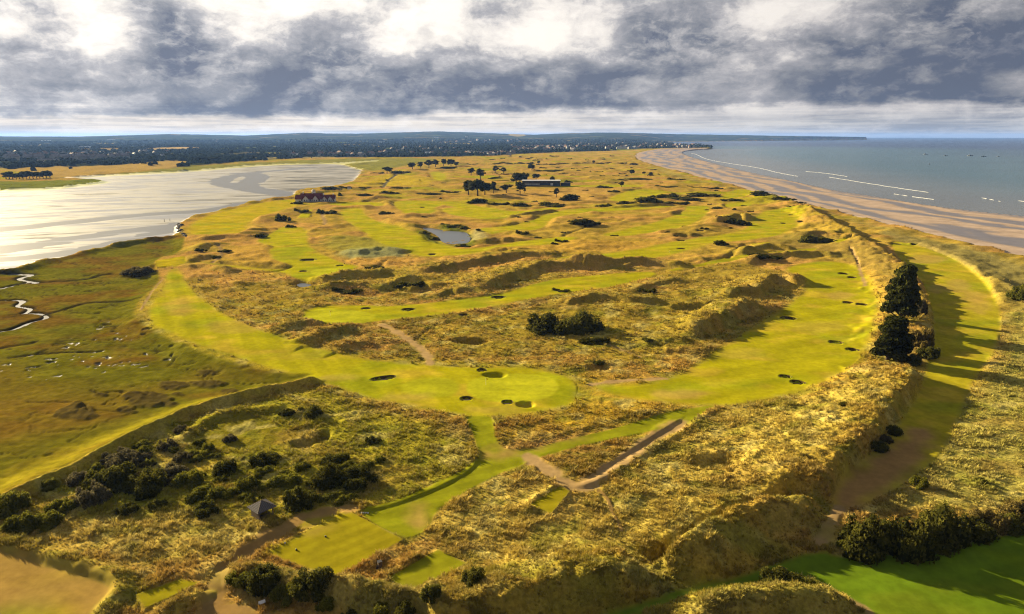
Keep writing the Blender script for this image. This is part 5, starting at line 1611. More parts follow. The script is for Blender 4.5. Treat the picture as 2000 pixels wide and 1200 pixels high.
# ---- trees
def pine_meshes(seed, pads, leaf, h=1.0, style='umbrella'):
    r = random.Random(seed)
    lobes = []; m = MB()
    bend = (r.uniform(-.06, .06), r.uniform(-.06, .06))
    m.tube([(0, 0, -.03), (bend[0] * .3, bend[1] * .3, .25), (bend[0], bend[1], .55), (bend[0] * 1.2, bend[1], .85)], [.045, .034, .024, .010], 7)
    for i in range(pads):
        f = i / max(1, pads - 1)
        if style == 'umbrella':
            z = .45 + .47 * f + r.uniform(-.04, .04); rad = .36 * (1 - .55 * max(0, (f - .35) / .65) ** 2) * (.55 + .45 * min(1, f * 2.2))
        else:
            z = .16 + .76 * f; rad = .34 * (1 - f) ** .55 * (.8 + .2 * r.random()) + .03
        a = i * 2.4 + r.uniform(-.5, .5)
        d = rad * r.uniform(.35, 1.0)
        cx, cy = bend[0] + d * math.cos(a), bend[1] + d * math.sin(a)
        w = r.uniform(.13, .21) if style == 'umbrella' else r.uniform(.075, .15)
        lobes.append((cx, cy, z, w, w, w * r.uniform(.42, .7)))
        m.tube([(bend[0] * .8, bend[1] * .8, z - .13), (cx * .6, cy * .6, z - .05), (cx, cy, z)], [.014, .010, .005], 5, False)
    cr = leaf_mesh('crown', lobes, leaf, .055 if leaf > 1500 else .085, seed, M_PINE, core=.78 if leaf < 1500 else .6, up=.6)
    tk = m.mesh('trunk', True); tk.materials.append(M_BARK)
    return tk, cr


def round_meshes(seed, n, leaf):
    r = random.Random(seed)
    m = MB(); m.tube([(0, 0, -.03), (.01, 0, .3), (0, .01, .6)], [.05, .035, .015], 6)
    lobes = [(r.gauss(0, .15), r.gauss(0, .15), r.uniform(.35, .8), r.uniform(.16, .25), r.uniform(.16, .25), r.uniform(.14, .2)) for _ in range(n)]
    cr = leaf_mesh('crown', lobes, leaf, .09, seed, M_PINE)
    tk = m.mesh('trunk', True); tk.materials.append(M_BARK)
    return tk, cr


NEARP = [pine_meshes(31, 70, 9000, style='full'), pine_meshes(32, 64, 9000, style='full')]
MIDP = [pine_meshes(40 + k, 13, 700) for k in range(4)]
ROUNDT = [round_meshes(50 + k, 12, 800) for k in range(3)]


def tree(name, proto, u, v, hpx, wpx, label, group=None, cat='tree', rot=None):
    x, y = at(u, v, 0); z = ground(x, y)
    for _ in range(3):
        x, y = at(u, v, z); z = ground(x, y)
    s = FPX / math.sqrt(x * x + y * y + (HCAM - z) ** 2)
    e = empty(name, (x, y, z), rnd.uniform(0, 6.28) if rot is None else rot)
    h = hpx / s / max(.8, math.cos(math.atan2(HCAM, math.hypot(x, y)))) ; w = wpx / s
    e.scale = (w / .92, w / .92, h)
    tk, cr = proto
    link('trunk', tk, None, e); link('crown', cr, None, e)
    tag(e, label, cat, group)
    return e


tree('pine_tree', NEARP[0], 1758, 622, 96, 72, 'tall dark pine on the ridge above the valley fairway, the upper of the near pair', rot=.4)
tree('pine_tree', NEARP[1], 1733, 703, 76, 76, 'broad dark pine beside the golden shrub, the lower of the near pair', rot=2.0)
MT = [(920, 343, 14, 17, 0, 'flat topped pine, left of a close pair beyond the big clump'), (939, 351, 20, 21, 0, 'flat topped pine, right of a close pair beyond the big clump'), (967, 339, 14, 14, 0, 'slim pine on the far dry rough, left of two'), (984, 339, 11, 16, 0, 'spreading pine on the far dry rough, right of two'),
      (915, 380, 27, 24, 1, 'left tree of the big dark clump'), (933, 383, 33, 34, 1, 'tallest tree of the big dark clump'), (947, 381, 24, 24, 1, 'right tree of the big dark clump'), (964, 378, 22, 15, 0, 'slender pine just right of the big dark clump'), (989, 377, 17, 19, 1, 'round crowned tree right of the slender pine'),
      (1008, 361, 24, 26, 1, 'large dark tree at the left end of the pavilion'), (1024, 361, 24, 18, 1, 'dark tree overhanging the left end of the pavilion'), (1016, 379, 23, 22, 0, 'tall pine standing before the pavilion'), (1024, 377, 10, 9, 0, 'small pine close to the tall pine before the pavilion'),
      (1047, 351, 11, 15, 1, 'round tree behind the pavilion roof'), (1079, 354, 13, 11, 1, 'narrow tree at the right end of the pavilion roof'), (1087, 384, 17, 14, 0, 'lone leaning pine on the dry rough before the pavilion'), (1039, 333, 12, 18, 1, 'spreading tree in the far dry rough beyond the pavilion'),
      (1052, 320, 6, 8, 1, 'small tree on the far hedge line'), (806, 331, 12, 19, 0, 'leftmost pine of the pine row by the salting'), (822, 329, 12, 15, 0, 'second pine of the pine row from the left'), (838, 328, 15, 18, 0, 'third pine of the pine row from the left'), (851, 327, 14, 18, 0, 'tall pine in the middle of the pine row'),
      (866, 325, 13, 14, 0, 'pine right of the middle of the pine row'), (881, 325, 13, 16, 1, 'dense tree near the right end of the pine row'), (891, 325, 9, 12, 1, 'low tree ending the pine row on the right'), (756, 339, 13, 18, 1, 'round dark tree beside the tarmac road end'), (1234, 341, 9, 12, 1, 'dark round tree in the far coastal dunes'),
      (1258, 341, 6, 7, 1, 'small dark tree right of the one in the coastal dunes'), (1270, 344, 8, 9, 1, 'dark tree nearest the far beach'), (1160, 320, 6, 7, 1, 'dark tree on the hedge line toward the beach'), (1214, 366, 10, 12, 0, 'lone small pine above a far fairway'),
      (505, 309, 9, 7, 1, 'upright tree on the far shore of the estuary'), (489, 309, 6, 10, 1, 'low tree left of the upright far shore tree'), (502, 310, 7, 12, 1, 'bushy tree below the upright far shore tree'), (545, 310, 8, 17, 1, 'round tree on the far salting, left of two'), (609, 309, 8, 18, 1, 'round tree on the far salting, right of two'),
      (395, 318, 10, 24, 1, 'dark tree block by the straw field'), (418, 318, 10, 30, 1, 'wide tree block right of the straw field'), (452, 303, 9, 8, 1, 'pointed tree behind the far shore fields')]
for u, v, h, w, kd, lab in MT:
    tree('pine_tree' if kd == 0 else 'broad_tree', MIDP[rnd.randrange(4)] if kd == 0 else ROUNDT[rnd.randrange(3)], u, v, h, w, lab)
for k in range(14):
    u = 12 + k * 6.6; v = 350 - k * .15
    tree('broad_tree', ROUNDT[k % 3], u, v, rnd.uniform(9, 13), rnd.uniform(11, 16), 'dark tree of the wood on the far left shore', 'wood on the far left shore')

# far woods read as one mass
def woodland():
    r = np.random.RandomState(9)
    V = []; F = []; C = []; off = 0
    iv, jf = ICO1
    n = 0
    pool = np.nonzero((CTREE > .6) & (GR > 1500) & (GR < 8200) & (np.abs(AZG) < 47))[0]
    cell = GR[pool] ** 2 * np.where(GR[pool] > 3000, .6, 1.0)
    pn_ = fbm(GX[pool] / 420, GY[pool] / 420, 3, 160); cl_ = fbm(GX[pool] / 150, GY[pool] / 110, 3, 260)
    wgt = cell ** .62 * (1 - .97 * sst(pn_, .20, .28)) * sst(cl_, -.22, .05)
    wgt *= np.where(COLR[pool, 0] > .12, .02, 1)
    pick = r.choice(pool, 15000, replace=False, p=wgt / wgt.sum())
    for q in pick:
        R_ = GR[q]
        rad = r.uniform(3.5, 7.5) * (1 + R_ / 7000); hh = min(rad, 7) * r.uniform(.7, 1.05)
        jx, jy = r.uniform(-.5, .5, 2) * R_ * .008
        vv = iv * np.array((rad, rad, hh)) * (1 + .16 * r.normal(size=(len(iv), 1))) + np.array((GX[q] + jx, GY[q] + jy, Zg[q] + hh * .55))
        V.append(vv); F.append(jf + off); off += len(iv); C.append(np.clip(np.full(len(iv), r.rand() ** 1.4) + .1 * r.normal(size=len(iv)), 0, 1))
    V = np.vstack(V); F = np.vstack(F); C = np.concatenate(C)
    me = mesh_np('woodland', V, F, True, np.stack([C, C, C, np.ones_like(C)], 1))
    tag(link('woodland', me, M_WOOD), 'dark woods and hedgerows of the far country merging into one mass', 'woodland', kind='stuff')
woodland()


# ------------------------------------------------------------------ bunkers: revetted turf wall and a sand floor
for x0, y0, z0, a, b, rot, dep, lab in BK:
    e = empty('sand_bunker', (x0, y0, z0), -rot)
    n = 28
    V = []; F = []
    rows = [(1.05, .13), (.99, .16), (.965, -.15), (.95, -dep * .5), (.93, -dep * .97)]
    for q, z in rows:
        for k in range(n):
            t = 2 * math.pi * k / n
            wv = 1 + .04 * math.sin(3 * t + x0) + .03 * math.sin(5 * t + y0)
            V.append((a * q * wv * math.cos(t), b * q * wv * math.sin(t), z))
    for i in range(len(rows) - 1):
        for k in range(n):
            F.append((i * n + k, i * n + (k + 1) % n, (i + 1) * n + (k + 1) % n, (i + 1) * n + k)[::-1])
    link('turf_wall', mesh_py('turf_wall', V, F, True), M_REVET, e)
    V = [(0, 0, -dep - .05)]; F = []
    for q, z in ((.55, -dep), (.96, -dep * .86)):
        for k in range(n):
            t = 2 * math.pi * k / n
            wv = 1 + .04 * math.sin(3 * t + x0) + .03 * math.sin(5 * t + y0)
            V.append((a * q * wv * math.cos(t), b * q * wv * math.sin(t), z))
    for k in range(n):
        F += [(0, 1 + k, 1 + (k + 1) % n), (1 + k, 1 + n + k, 1 + n + (k + 1) % n, 1 + (k + 1) % n)]
    link('sand_floor', mesh_py('sand_floor', V, F, True), M_SANDF, e)
    tag(e, lab, 'bunker')


def project_v(x, y, z):
    d = math.hypot(x, y)
    fw = y * math.cos(PITCH) - (z - HCAM) * math.sin(PITCH)
    up = y * math.sin(PITCH) + (z - HCAM) * math.cos(PITCH)
    return 600 - FPX * up / fw


def spot_far(u, v):
    ang = math.atan2(u - 1000, FPX * math.cos(PITCH) + (600 - v) * math.sin(PITCH))
    r = 1200.0
    while r < 12500:
        x, y = r * math.sin(ang), r * math.cos(ang); z = ground(x, y)
        if project_v(x, y, z) <= v:
            break
        r *= 1.01
    return x, y, z


def spot(u, v):
    if v < 318:
        return spot_far(u, v)
    x, y = at(u, v, 0); z = ground(x, y)
    for _ in range(3):
        x, y = at(u, v, z); z = ground(x, y)
    return x, y, z


# ------------------------------------------------------------------ the hut with the slatted hipped roof
hx_, hy_, hz_ = spot(513, 1006)
hut = empty('shelter_hut', (hx_, hy_, hz_), math.radians(45 + 4))
hut.scale = (.86, .86, .86)
tag(hut, 'small dark wooden hut with a slatted pyramid roof above the large tee', 'hut')
S2 = 1.75
m = MB()
m.box(-S2, S2, -S2, S2, -.6, .08); m.build('base', M_STONE, hut)
for sx_, sy_ in ((-1, -1), (1, -1), (1, 1), (-1, 1)):
    m = MB(); m.box(-.09, .09, -.09, .09, .08, 2.1, 0, (sx_ * 1.6, sy_ * 1.6, 0)); m.build('post', M_TIMBER, hut)
for k in range(11):      # plank walls on the two far sides
    m = MB(); m.box(-.145, .145, -.03, .03, .08, 2.05); o = m.build('plank', M_TIMBER, hut, loc=(-1.5 + k * .3, 1.66, 0))
    o2 = o.copy(); COL.objects.link(o2); o2.location = (-1.66, -1.5 + k * .3, 0); o2.rotation_euler = (0, 0, math.pi / 2)
m = MB(); m.box(-1.45, 1.45, 1.1, 1.5, .42, .5); m.build('bench', M_TIMBER, hut)
M_SLAT = simple('silvered_slat', (.10, .09, .088), .8, .2, .15, 4)
E_, RH_, AP = 2.25, 2.05, 3.55
for q in range(4):
    c, s = math.cos(q * math.pi / 2), math.sin(q * math.pi / 2)
    def rt(x, y, z): return (x * c - y * s, x * s + y * c, z)
    th = .08
    vs = [rt(-E_, -E_, RH_), rt(E_, -E_, RH_), (0, 0, AP), rt(-E_, -E_, RH_ + th), rt(E_, -E_, RH_ + th), (0, 0, AP + th)]
    m = MB(); m.add(vs, [(0, 2, 1), (3, 4, 5), (0, 1, 4, 3), (1, 2, 5, 4), (2, 0, 3, 5)])
    rf = m.build('roof', M_SLATE, hut)
    if q == 0: roof0 = rf
    nb = 12
    for k in range(nb):          # slats running up the slope
        xk = -E_ + (k + .5) * 2 * E_ / nb
        top = 1 - abs(xk) / E_
        p0 = Vector((xk, -E_ + .02, RH_ + .105)); p1 = Vector((xk, -E_ + top * E_ * .97, RH_ + .105 + top * (AP - RH_) * .97))
        if (p1 - p0).length < .15:
            continue
        m = MB()
        w2 = .075
        nv = Vector((0, -(AP - RH_), E_)).normalized() * .07
        vs = [p0 + Vector((-w2, 0, 0)), p0 + Vector((w2, 0, 0)), p1 + Vector((w2, 0, 0)), p1 + Vector((-w2, 0, 0))]
        vs += [v_ + nv for v_ in vs]
        vs = [rt(*v_) for v_ in vs]
        m.add(vs, [(3, 2, 1, 0), (4, 5, 6, 7), (0, 1, 5, 4), (1, 2, 6, 5), (2, 3, 7, 6), (3, 0, 4, 7)])
        m.build('slat', M_SLAT, rf)
    # hip cap
    m = MB(); m.tube([rt(-E_, -E_, RH_ + .12), (0, 0, AP + .14)], [.07, .07], 6); m.build('ridge_cap', M_TIMBER, hut)

# ------------------------------------------------------------------ clubhouse by the estuary
cx_, cy_, cz_ = spot(618, 391)
club = empty('clubhouse', (cx_, cy_, cz_ + .1), math.radians(-6 + math.degrees(-math.atan2(cx_, cy_)) * .0 + 8))
club.scale = (.88, .88, .88)
tag(club, 'white walled clubhouse with steep dark red roofs on the estuary bank', 'clubhouse')
def block(x0, x1, y0, y1, h, rh, axis='x', win=None, face='-y'):
    m = MB(); m.box(x0, x1, y0, y1, -1.5, h)
    # gable ends
    if axis == 'x':
        ym = (y0 + y1) / 2
        for xx, sg in ((x0, 1), (x1, -1)):
            m.add([(xx, y0, h), (xx, y1, h), (xx, ym, h + rh), (xx + sg * .3, y0, h), (xx + sg * .3, y1, h), (xx + sg * .3, ym, h + rh)], [(0, 1, 2), (3, 5, 4), (0, 2, 5, 3), (2, 1, 4, 5)])
    else:
        xm = (x0 + x1) / 2
        for yy, sg in ((y0, 1), (y1, -1)):
            m.add([(x0, yy, h), (x1, yy, h), (xm, yy, h + rh), (x0, yy + sg * .3, h), (x1, yy + sg * .3, h), (xm, yy + sg * .3, h + rh)], [(0, 1, 2), (3, 5, 4), (0, 2, 5, 3), (2, 1, 4, 5)])
    w = m.build('wall', M_WHITE, club)
    m = MB()
    if axis == 'x':
        m.gable(x0, x1, y0, y1, h, h + rh, .6, .25)
    else:
        t_ = MB(); t_.gable(y0, y1, x0, x1, h, h + rh, .6, .25)
        m.add([(y, x, z) for x, y, z in t_.v], [f[::-1] for f in t_.f])
    r_ = m.build('roof', M_RED, club)
    return w, r_
def windows(xs, y, z0, z1, w=1.0):
    for x in xs:
        m = MB(); m.box(x - w / 2 - .1, x + w / 2 + .1, y - .07, y + .05, z0 - .1, z1 + .1); f = m.build('window', M_PALE, club)
        m = MB(); m.box(x - w / 2, x + w / 2, y - .10, y - .075, z0, z1); m.build('pane', M_GLASS, f)
block(-20, 6, 0, 11, 3.6, 6.2)
windows([-18 + 2.2 * k for k in range(11)], 0, .8, 2.8, 1.2)
block(-16, -9, -2.5, 9, 3.4, 4.0, 'y'); windows([-13.9, -11.1], -2.5, .8, 2.7, 1.2)
block(-4, 3, -3, 9, 3.4, 4.2, 'y'); windows([-2, 1], -3, .8, 2.7, 1.2)
block(5, 22, 1, 10, 3.8, 4.2); windows([7 + 2.3 * k for k in range(7)], 1, .8, 2.9, 1.1)
block(8, 13, -2.2, 6, 3.6, 3.2, 'y'); windows([9.4, 11.6], -2.2, .8, 2.7, 1.0)
block(15, 20, -2.6, 6, 3.6, 3.4, 'y'); windows([16.4, 18.6], -2.6, .8, 2.7, 1.0)
block(-27, -19.5, 4, 13, 3.2, 4.6)
for x, y, h in ((-17, 5.5, 11.6), (-6, 5.5, 11.6), (8, 5.5, 9.6), (20, 5.5, 9.4)):
    m = MB(); m.box(x - .6, x + .6, y - .5, y + .5, 7.0, h); m.box(x - .75, x + .75, y - .65, y + .65, h, h + .25); m.build('chimney', M_WHITE, club)
m = MB(); m.box(-24, 24, -6.2, -5.7, -1.5, .7); m.build('terrace_wall', M_STONE, club)
# round white tower with a cupola behind the roofs
tx_, ty_, tz_ = spot(613, 381)
tw = empty('round_tower', (tx_, ty_, tz_)); tag(tw, 'pale round tower with a small dome behind the red roofs', 'tower')
m = MB(); m.tube([(0, 0, -1), (0, 0, 4.6)], [2.3, 2.2], 16); m.build('wall', M_WHITE, tw, True)
m = MB(); m.tube([(0, 0, 4.6), (0, 0, 5.4), (0, 0, 6.1), (0, 0, 6.6), (0, 0, 6.9)], [2.4, 2.2, 1.6, .9, .2], 16); m.build('dome', simple('cream_dome', (.40, .36, .26), .7, .3, .05), tw, True)
tx_, ty_, tz_ = spot(682, 370)
tw = empty('small_white_hut', (tx_, ty_, tz_)); tag(tw, 'little white hut among scrub right of the clubhouse', 'hut')
m = MB(); m.box(-2, 2, -1.6, 1.6, -.8, 2.6); m.build('wall', M_WHITE, tw); m = MB(); m.gable(-2, 2, -1.6, 1.6, 2.6, 3.8, .2, .12); m.build('roof', M_SLATE, tw)

# long low pavilion among the pines
px_, py_, pz_ = spot(1057, 362.5)
pv_ = empty('pavilion', (px_, py_, pz_), math.radians(-2)); tag(pv_, 'long low dark pavilion with a flat white roof behind the pines', 'pavilion')
W2 = 27.0
m = MB(); m.box(-W2, W2, 0, 14, -1, 6.3); m.build('wall', M_NAVY, pv_)
m = MB(); m.box(-W2 - .8, W2 + .8, -1.2, 15, 6.3, 6.9); m.build('roof', M_ROOFW, pv_)
m = MB(); m.box(-W2 + 2, -2, -.25, -.05, .2, 2.6); m.build('shopfront', simple('grey_panels', (.20, .21, .20), .5, .4, .2, .4), pv_)
m = MB(); m.box(13, 17, -.30, -.05, 0, 3.0); m.build('door', M_PALE, pv_)
for k in range(8):
    m = MB(); m.box(-W2 + 3 + k * 6.6, -W2 + 7.4 + k * 6.6, -.10, -.02, 3.6, 5.4); m.build('window', M_GLASS, pv_)
for k in range(5):
    m = MB(); m.box(-W2 + k * 13.5 - .15, -W2 + k * 13.5 + .15, -.42, -.32, -.5, 6.3); m.build('post', M_BLACK, pv_)
m = MB(); m.box(W2 + .9, W2 + 15, 3, 10, -1, 3.2); m.build('annex', M_NAVY, pv_)


# ------------------------------------------------------------------ houses of the far towns
def make_house(white, roof):
    h = empty('house', (0, 0, -500))
    m = MB(); m.box(-5.5, 5.5, -4, 4, -2, 5.2)
    for xx, sg in ((-5.5, 1), (5.5, -1)):
        m.add([(xx, -4, 5.2), (xx, 4, 5.2), (xx, 0, 8.2), (xx + sg * .3, -4, 5.2), (xx + sg * .3, 4, 5.2), (xx + sg * .3, 0, 8.2)], [(0, 1, 2), (3, 5, 4), (0, 2, 5, 3), (2, 1, 4, 5)])
    m.build('wall', white, h)
    m = MB(); m.gable(-5.5, 5.5, -4, 4, 5.2, 8.2, .4, .25); rf = m.build('roof', roof, h)
    m = MB(); m.box(3.6, 4.6, -.5, .5, 7.2, 9.6); m.build('chimney', white, rf)
    return h
def copy_tree(o, parent=None):
    c = o.copy(); COL.objects.link(c); c.parent = parent
    for ch in list(o.children):
        copy_tree(ch, c)
    return c
M_CREAM = simple('cream_render', (.46, .42, .35), .8, .2, .06, .2)
M_GREYR = simple('grey_roof_tile', (.13, .12, .12), .7, .25, .2, .4)
M_BROWNR = simple('brown_roof_tile', (.17, .09, .06), .8, .2, .2, .4)
M_HW = simple('house_render', (.24, .235, .22), .8, .2, .06, .2)
M_HC = simple('house_cream', (.22, .20, .165), .8, .2, .06, .2)
protos = [make_house(M_HW, M_GREYR), make_house(M_HC, M_BROWNR), make_house(M_HW, M_BROWNR)]
used_p = set()
def place_house(u, v, sc, label, group, kd, rz=None):
    x, y, z = spot_far(u, v)
    r_ = math.hypot(x, y)
    if r_ > 9500: return
    o = protos[kd] if kd not in used_p else copy_tree(protos[kd])
    used_p.add(kd)
    o.location = (x, y, z + 1.5); o.rotation_euler = (0, 0, rnd.uniform(0, 3.14) if rz is None else rz)
    o.scale = (sc, sc, sc * .9)
    tag(o, label, 'house', group)
clusters = [  # u0,u1,v0,v1,n,size
    (905, 1005, 299, 304, 44, 1.1, 'small pale house of the dense village row beyond the links', 'village houses beyond the links'),
    (1000, 1130, 286, 296, 46, 1.5, 'pale house among trees on the wooded slope of the town', 'town houses on the wooded slope'),
    (1130, 1250, 280, 292, 34, 1.5, 'small house half hidden in the trees near the bay', 'houses near the bay'),
    (1250, 1370, 282, 290, 34, 1.4, 'white seafront house on the headland at the far end of the beach', 'seafront houses on the headland'),
    (0, 200, 300, 308, 22, 1.3, 'pale roofed house of the far left suburb', 'houses of the far left suburb'), (200, 330, 298, 307, 12, 1.3, 'scattered house at the right end of the left suburb', 'houses at the right end of the left suburb'),
    (560, 760, 300, 306, 18, 1.4, 'white house in the trees along the head of the estuary', 'houses at the head of the estuary'), (760, 905, 288, 304, 20, 1.3, 'house scattered in the dark woods left of the village', 'houses in the dark woods'), (840, 1020, 272, 282, 14, 2.0, 'faint pale house on the high wooded rise', 'houses on the wooded rise')]
for u0, u1, v0, v1, n, sc, lab, grp in clusters:
    for k in range(n):
        u = u0 + (u1 - u0) * (k + rnd.random()) / n; v = rnd.uniform(v0, v1)
        place_house(u, v, sc * rnd.uniform(.8, 1.25), lab, grp, rnd.randrange(3))
for k, u in enumerate((19, 28, 57, 76, 147, 158, 169, 179, 188, 198, 223, 236, 243, 130, 128, 110)):
    place_house(u, 314.5 - (u > 200) * 2, 2.3, 'steep white gable of the terrace behind the straw field', 'white gabled terrace behind the straw field', 0, math.radians(90 - 25))
for i_, (u, v, L_, lab) in enumerate(((95, 317, 50, 'long grey terrace roof behind the straw field, left part'), (218, 274, 70, 'long white industrial shed on the left hillside'), (90, 276.5, 80, 'long white warehouse at the left on the hills'), (745, 279, 60, 'long pale glasshouse on the dark hillside left of the rise'), (853, 270, 60, 'white sheds high on the hillside'),
                                      (911, 269, 28, 'pale tower block on the wooded rise'), (1215, 291, 60, 'big cream hotel beyond the end of the dunes'), (377, 310, 22, 'white barn beside the straw field'), (575, 305, 26, 'white roofed shed on the far salting edge'), (670, 303, 26, 'pale villa in the trees at the head of the estuary'), (835, 301, 20, 'bright white house at the edge of the dark woods'), (168, 289.5, 60, 'row of bright white sheds in the left suburb'))):
    x, y, z = spot(u, v)
    e = empty('long_building', (x, y, z), -math.atan2(x, y) * .5)
    hh = 14 if i_ == 5 else 8 if i_ == 6 else 5
    m = MB(); m.box(-L_ / 2, L_ / 2, -7, 7, -3, hh); m.build('wall', M_CREAM if i_ in (0, 5, 6, 9) else M_WHITE, e)
    m = MB(); m.gable(-L_ / 2, L_ / 2, -7, 7, hh, hh + 2.5, .5, .3); rf = m.build('roof', M_GREYR if i_ in (0, 6, 9) else M_ROOFW, e)
    n_w = max(2, int(L_ / 10))
    m0 = None
    for k in range(n_w):
        if m0 is None:
            m = MB(); m.box(-1.4, 1.4, -.08, .0, 1.4, 3.6); m0 = m.mesh('window')
        link('window', m0, M_GLASS, e, (-L_ / 2 + (k + .5) * L_ / n_w, -7.02, 0))
    tag(e, lab, 'building')

# ------------------------------------------------------------------ small things
def flag(u, v, lab, hgt=2.1):
    x, y, z = spot(u, v)
    e = empty('flagstick', (x, y, z)); tag(e, lab, 'flagstick')
    m = MB(); m.tube([(0, 0, -.1), (0, 0, hgt)], [.035, .03], 8); m.build('pole', M_PALE, e)
    m = MB()
    V = []; F = []
    for i in range(5):
        for j, zz in enumerate((hgt - .5, hgt - .05)):
            V.append((.04 + i * .15, .05 * math.sin(i * 1.4), zz - .02 * i)); 
    V += [(x_, y_ + .012, z_) for x_, y_, z_ in V]
    for i in range(4):
        F += [(2 * i, 2 * i + 2, 2 * i + 3, 2 * i + 1), (10 + 2 * i + 1, 10 + 2 * i + 3, 10 + 2 * i + 2, 10 + 2 * i)]
    m.add(V, F); m.build('flag', M_FLAG, e)
flag(949, 752, 'flagstick on the near oval putting green')
flag(645, 617, 'flagstick on the pale oval green left of the striped fairway')
flag(1307, 495, 'flagstick with pale flag on the long climbing fairway')

def box_bin(u, v):
    x, y, z = spot(u, v)
    e = empty('litter_bin', (x, y, z), .5); tag(e, 'dark wooden bin on a stand beside the large tee', 'bin')
    m = MB()
    for k in range(4):
        m.box(-.32 + k * .16 + .01, -.32 + k * .16 + .15, -.33, -.30, .1, .95); m.box(-.32 + k * .16 + .01, -.32 + k * .16 + .15, .30, .33, .1, .95)
        m.box(-.33, -.30, -.32 + k * .16 + .01, -.32 + k * .16 + .15, .1, .95); m.box(.30, .33, -.32 + k * .16 + .01, -.32 + k * .16 + .15, .1, .95)
    m.box(-.29, .29, -.29, .29, .08, .9); m.build('body', M_TIMBER, e)
    m = MB(); m.box(-.38, .38, -.38, .38, .96, 1.04); m.build('lid', M_BLACK, e)
    m = MB(); m.box(-1.1, .6, -.6, .6, -.15, .06); m.build('plinth', M_STONE, e)
box_bin(742, 1107)
def marker(u, v, lab, mat, r=.17, cat='tee marker', nm='tee_marker'):
    x, y, z = spot(u, v)
    e = empty(nm, (x, y, z)); tag(e, lab, cat)
    m = MB(); m.tube([(0, 0, -.05), (0, 0, .16), (0, 0, .26), (0, 0, .31)], [r, r, r * .7, .02], 12); m.build('block', mat, e, True)
    m = MB(); m.tube([(0, 0, -.3), (0, 0, -.04)], [.03, .02], 6); m.build('spike', M_BLACK, e)
marker(636, 1049, 'dark tee marker toward the back of the large tee', M_BLACK)
marker(579, 1075, 'dark tee marker toward the front of the large tee', M_BLACK)
marker(557, 1062, 'tiny white marker on the left edge of the large tee', M_PALE, .12)
marker(710, 1104, 'tiny dark marker near the right edge of the large tee', M_BLACK, .1)
for k in range(4):
    x, y, z = spot(706 + k * 4.2, 1001.5 + k * .5)
    e = empty('tee_plaque', (x, y, z), .3); tag(e, ('first', 'second', 'third', 'fourth')[k] + ' from the left of four small white blocks on the walkway by the tee', 'plaque')
    m = MB(); m.box(-.15, .15, -.10, .10, -.1, .14); m.box(-.13, .13, -.08, .08, .14, .17); m.build('block', M_PALE, e)
    m = MB(); m.box(-.12, .12, -.115, -.10, -.02, .10); m.build('plate', M_ROOFW, e)
x, y, z = spot(513, 1186)
e = empty('notice_board', (x, y, z), .6); tag(e, 'small tilted white board on posts at the bottom edge path', 'sign')
m = MB(); m.box(-.5, .5, -.03, .03, .45, .95); o = m.build('board', M_PALE, e); o.rotation_euler = (math.radians(-40), 0, 0); o.location = (0, -.3, .25)
for sx_ in (-.4, .4):
    m = MB(); m.box(-.04, .04, -.04, .04, -.3, .75); m.build('leg', M_TIMBER, e, loc=(sx_, 0, 0))
for u, v, lab in ((550, 1000, 'pale leaning post beside the hut'),):
    x, y, z = spot(u, v); e = empty('wooden_post', (x, y, z)); tag(e, lab, 'post')
    m = MB(); m.tube([(0, 0, -.3), (.25, 0, 1.1)], [.05, .045], 8); m.build('shaft', simple('pale_wood', (.40, .33, .12), .8, .2), e)
    m = MB(); m.tube([(.25, 0, 1.1), (.262, 0, 1.15)], [.055, .03], 8); m.build('cap', M_TIMBER, e)
for u, v, lab in ((321, 433.5, 'left one of two dark stakes on the mud off the bank'), (332, 432.5, 'right one of two dark stakes on the mud off the bank')):
    x, y, z = spot(u, v); e = empty('mooring_stake', (x, y, z)); tag(e, lab, 'stake')
    m = MB(); m.tube([(0, 0, -.8), (.1, 0, 2.0)], [.22, .17], 8); m.build('shaft', M_STONE, e)
    m = MB(); m.tube([(.1, 0, 2.0), (.11, 0, 2.25)], [.26, .12], 8); m.build('cap', M_BLACK, e)
def rock_mesh(seed):
    iv, jf = ICO2
    r = np.random.RandomState(seed)
    vv = iv * (1 + .28 * np.array([fbm(np.array([p[0] * 1.3 + seed]), np.array([p[1] * 1.3 + p[2]]), 2, seed)[0] for p in iv]))[:, None]
    vv[:, 2] *= .6
    me = mesh_np('rock', vv, jf, False); me.materials.append(M_STONE)
    return me
RK = [rock_mesh(k) for k in range(3)]
for u, v, lab in ((1755, 441, 'left one of two dark boulders on the upper beach'), (1781, 445, 'right one of two dark boulders on the upper beach')):
    x, y, z = spot(u, v); o = link('boulder', RK[0], None, None, (x, y, z)); o.scale = (.55, .45, .6); tag(o, lab, 'boulder')
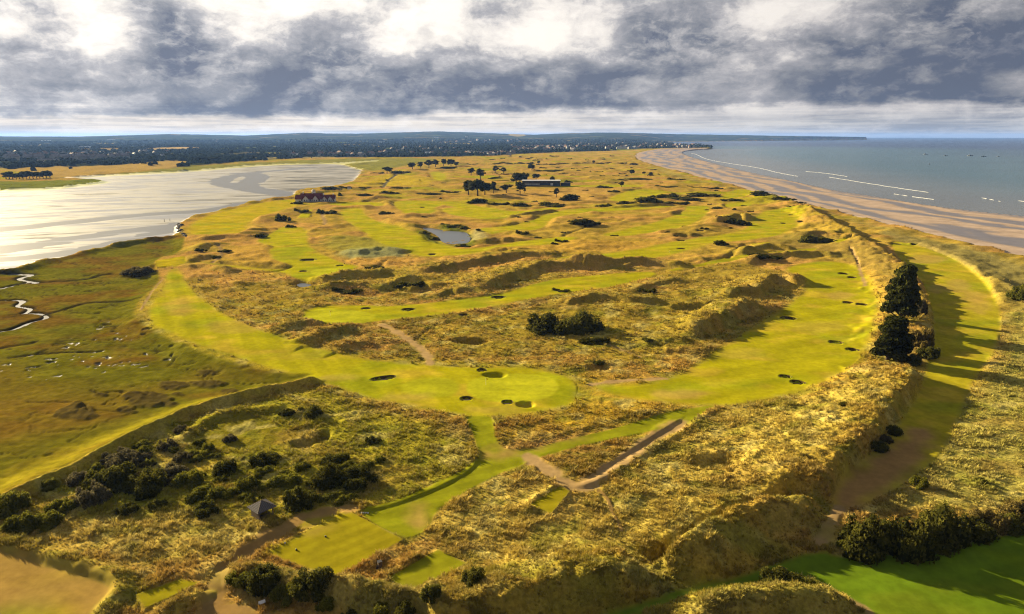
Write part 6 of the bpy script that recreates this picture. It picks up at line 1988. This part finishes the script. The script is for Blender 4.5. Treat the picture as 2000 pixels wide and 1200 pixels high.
for k in range(26):      # rock armour at the corner of the bank
    t = rnd.random()
    u = np.interp(t, [0, .35, .7, 1], [352, 349, 354, 364]) + rnd.uniform(-3, 4); v = np.interp(t, [0, .35, .7, 1], [437, 446, 456, 464]) + rnd.uniform(-1.5, 1.5)
    x, y, z = spot(u, v); o = link('boulder', RK[k % 3], None, None, (x, y, z)); s_ = rnd.uniform(.8, 2.1); o.scale = (s_, s_ * .8, s_); o.rotation_euler = (0, 0, rnd.uniform(0, 6))
    tag(o, 'dark boulder of the rock armour at the corner of the estuary bank', 'boulder', 'rock armour on the estuary bank')


def boat(u, v, L, lab, col=None):
    x, y = at(u, v, WATER_Z)
    e = empty('fishing_boat', (x, y, WATER_Z), rnd.uniform(-.3, .3)); tag(e, lab, 'boat')
    m = MB(); V = []
    for i, (t, w, zk, zs) in enumerate(((-.5, .10, -.3, .075), (-.3, .13, -.5, .065), (0, .14, -.6, .065), (.3, .10, -.5, .085), (.5, .004, -.1, .12))):
        V += [(t * L, -w * L, zs * L), (t * L, -w * L * .5, zk), (t * L, w * L * .5, zk), (t * L, w * L, zs * L)]
    F = []
    for i in range(4):
        for k in range(3):
            F.append((i * 4 + k, i * 4 + k + 1, i * 4 + k + 5, i * 4 + k + 4))
        F.append((i * 4 + 3, i * 4, i * 4 + 4, i * 4 + 7))
    F += [(0, 3, 2, 1)]
    m.add(V, F); m.build('hull', col or M_BOAT, e)
    m = MB(); m.box(-.22 * L, .02 * L, -.07 * L, .07 * L, .06 * L, .17 * L); m.build('wheelhouse', M_BOAT, e)
    m = MB(); m.tube([(-.05 * L, 0, .15 * L), (-.05 * L, 0, .32 * L)], [.006 * L, .004 * L], 6); m.build('mast', M_BLACK, e)
for u, v, L, lab in ((1808, 302, 18, 'dark fishing boat, leftmost of the row far out at sea'), (1847, 304.8, 15, 'dark fishing boat, second of the row far out at sea'), (1895, 304.8, 24, 'longest dark boat, in the middle of the far row'), (1921, 306.4, 18, 'dark fishing boat right of the longest one'), (1950, 306.4, 12, 'small boat at the right end of the far row')):
    boat(u, v, L, lab)
x, y = at(1815, 321.5, WATER_Z)
e = empty('buoy', (x, y, WATER_Z)); tag(e, 'small dark buoy on the turquoise sea nearer than the boats', 'buoy')
m = MB(); m.tube([(0, 0, -.4), (0, 0, .3), (0, 0, .9), (0, 0, 2.6), (0, 0, 3.2)], [1.1, 1.4, 1.1, .35, .1], 12); m.build('float', M_BLACK, e, True)
m = MB(); m.tube([(0, 0, 3.2), (0, 0, 4.2)], [.08, .06], 6); m.build('mast', M_BLACK, e)
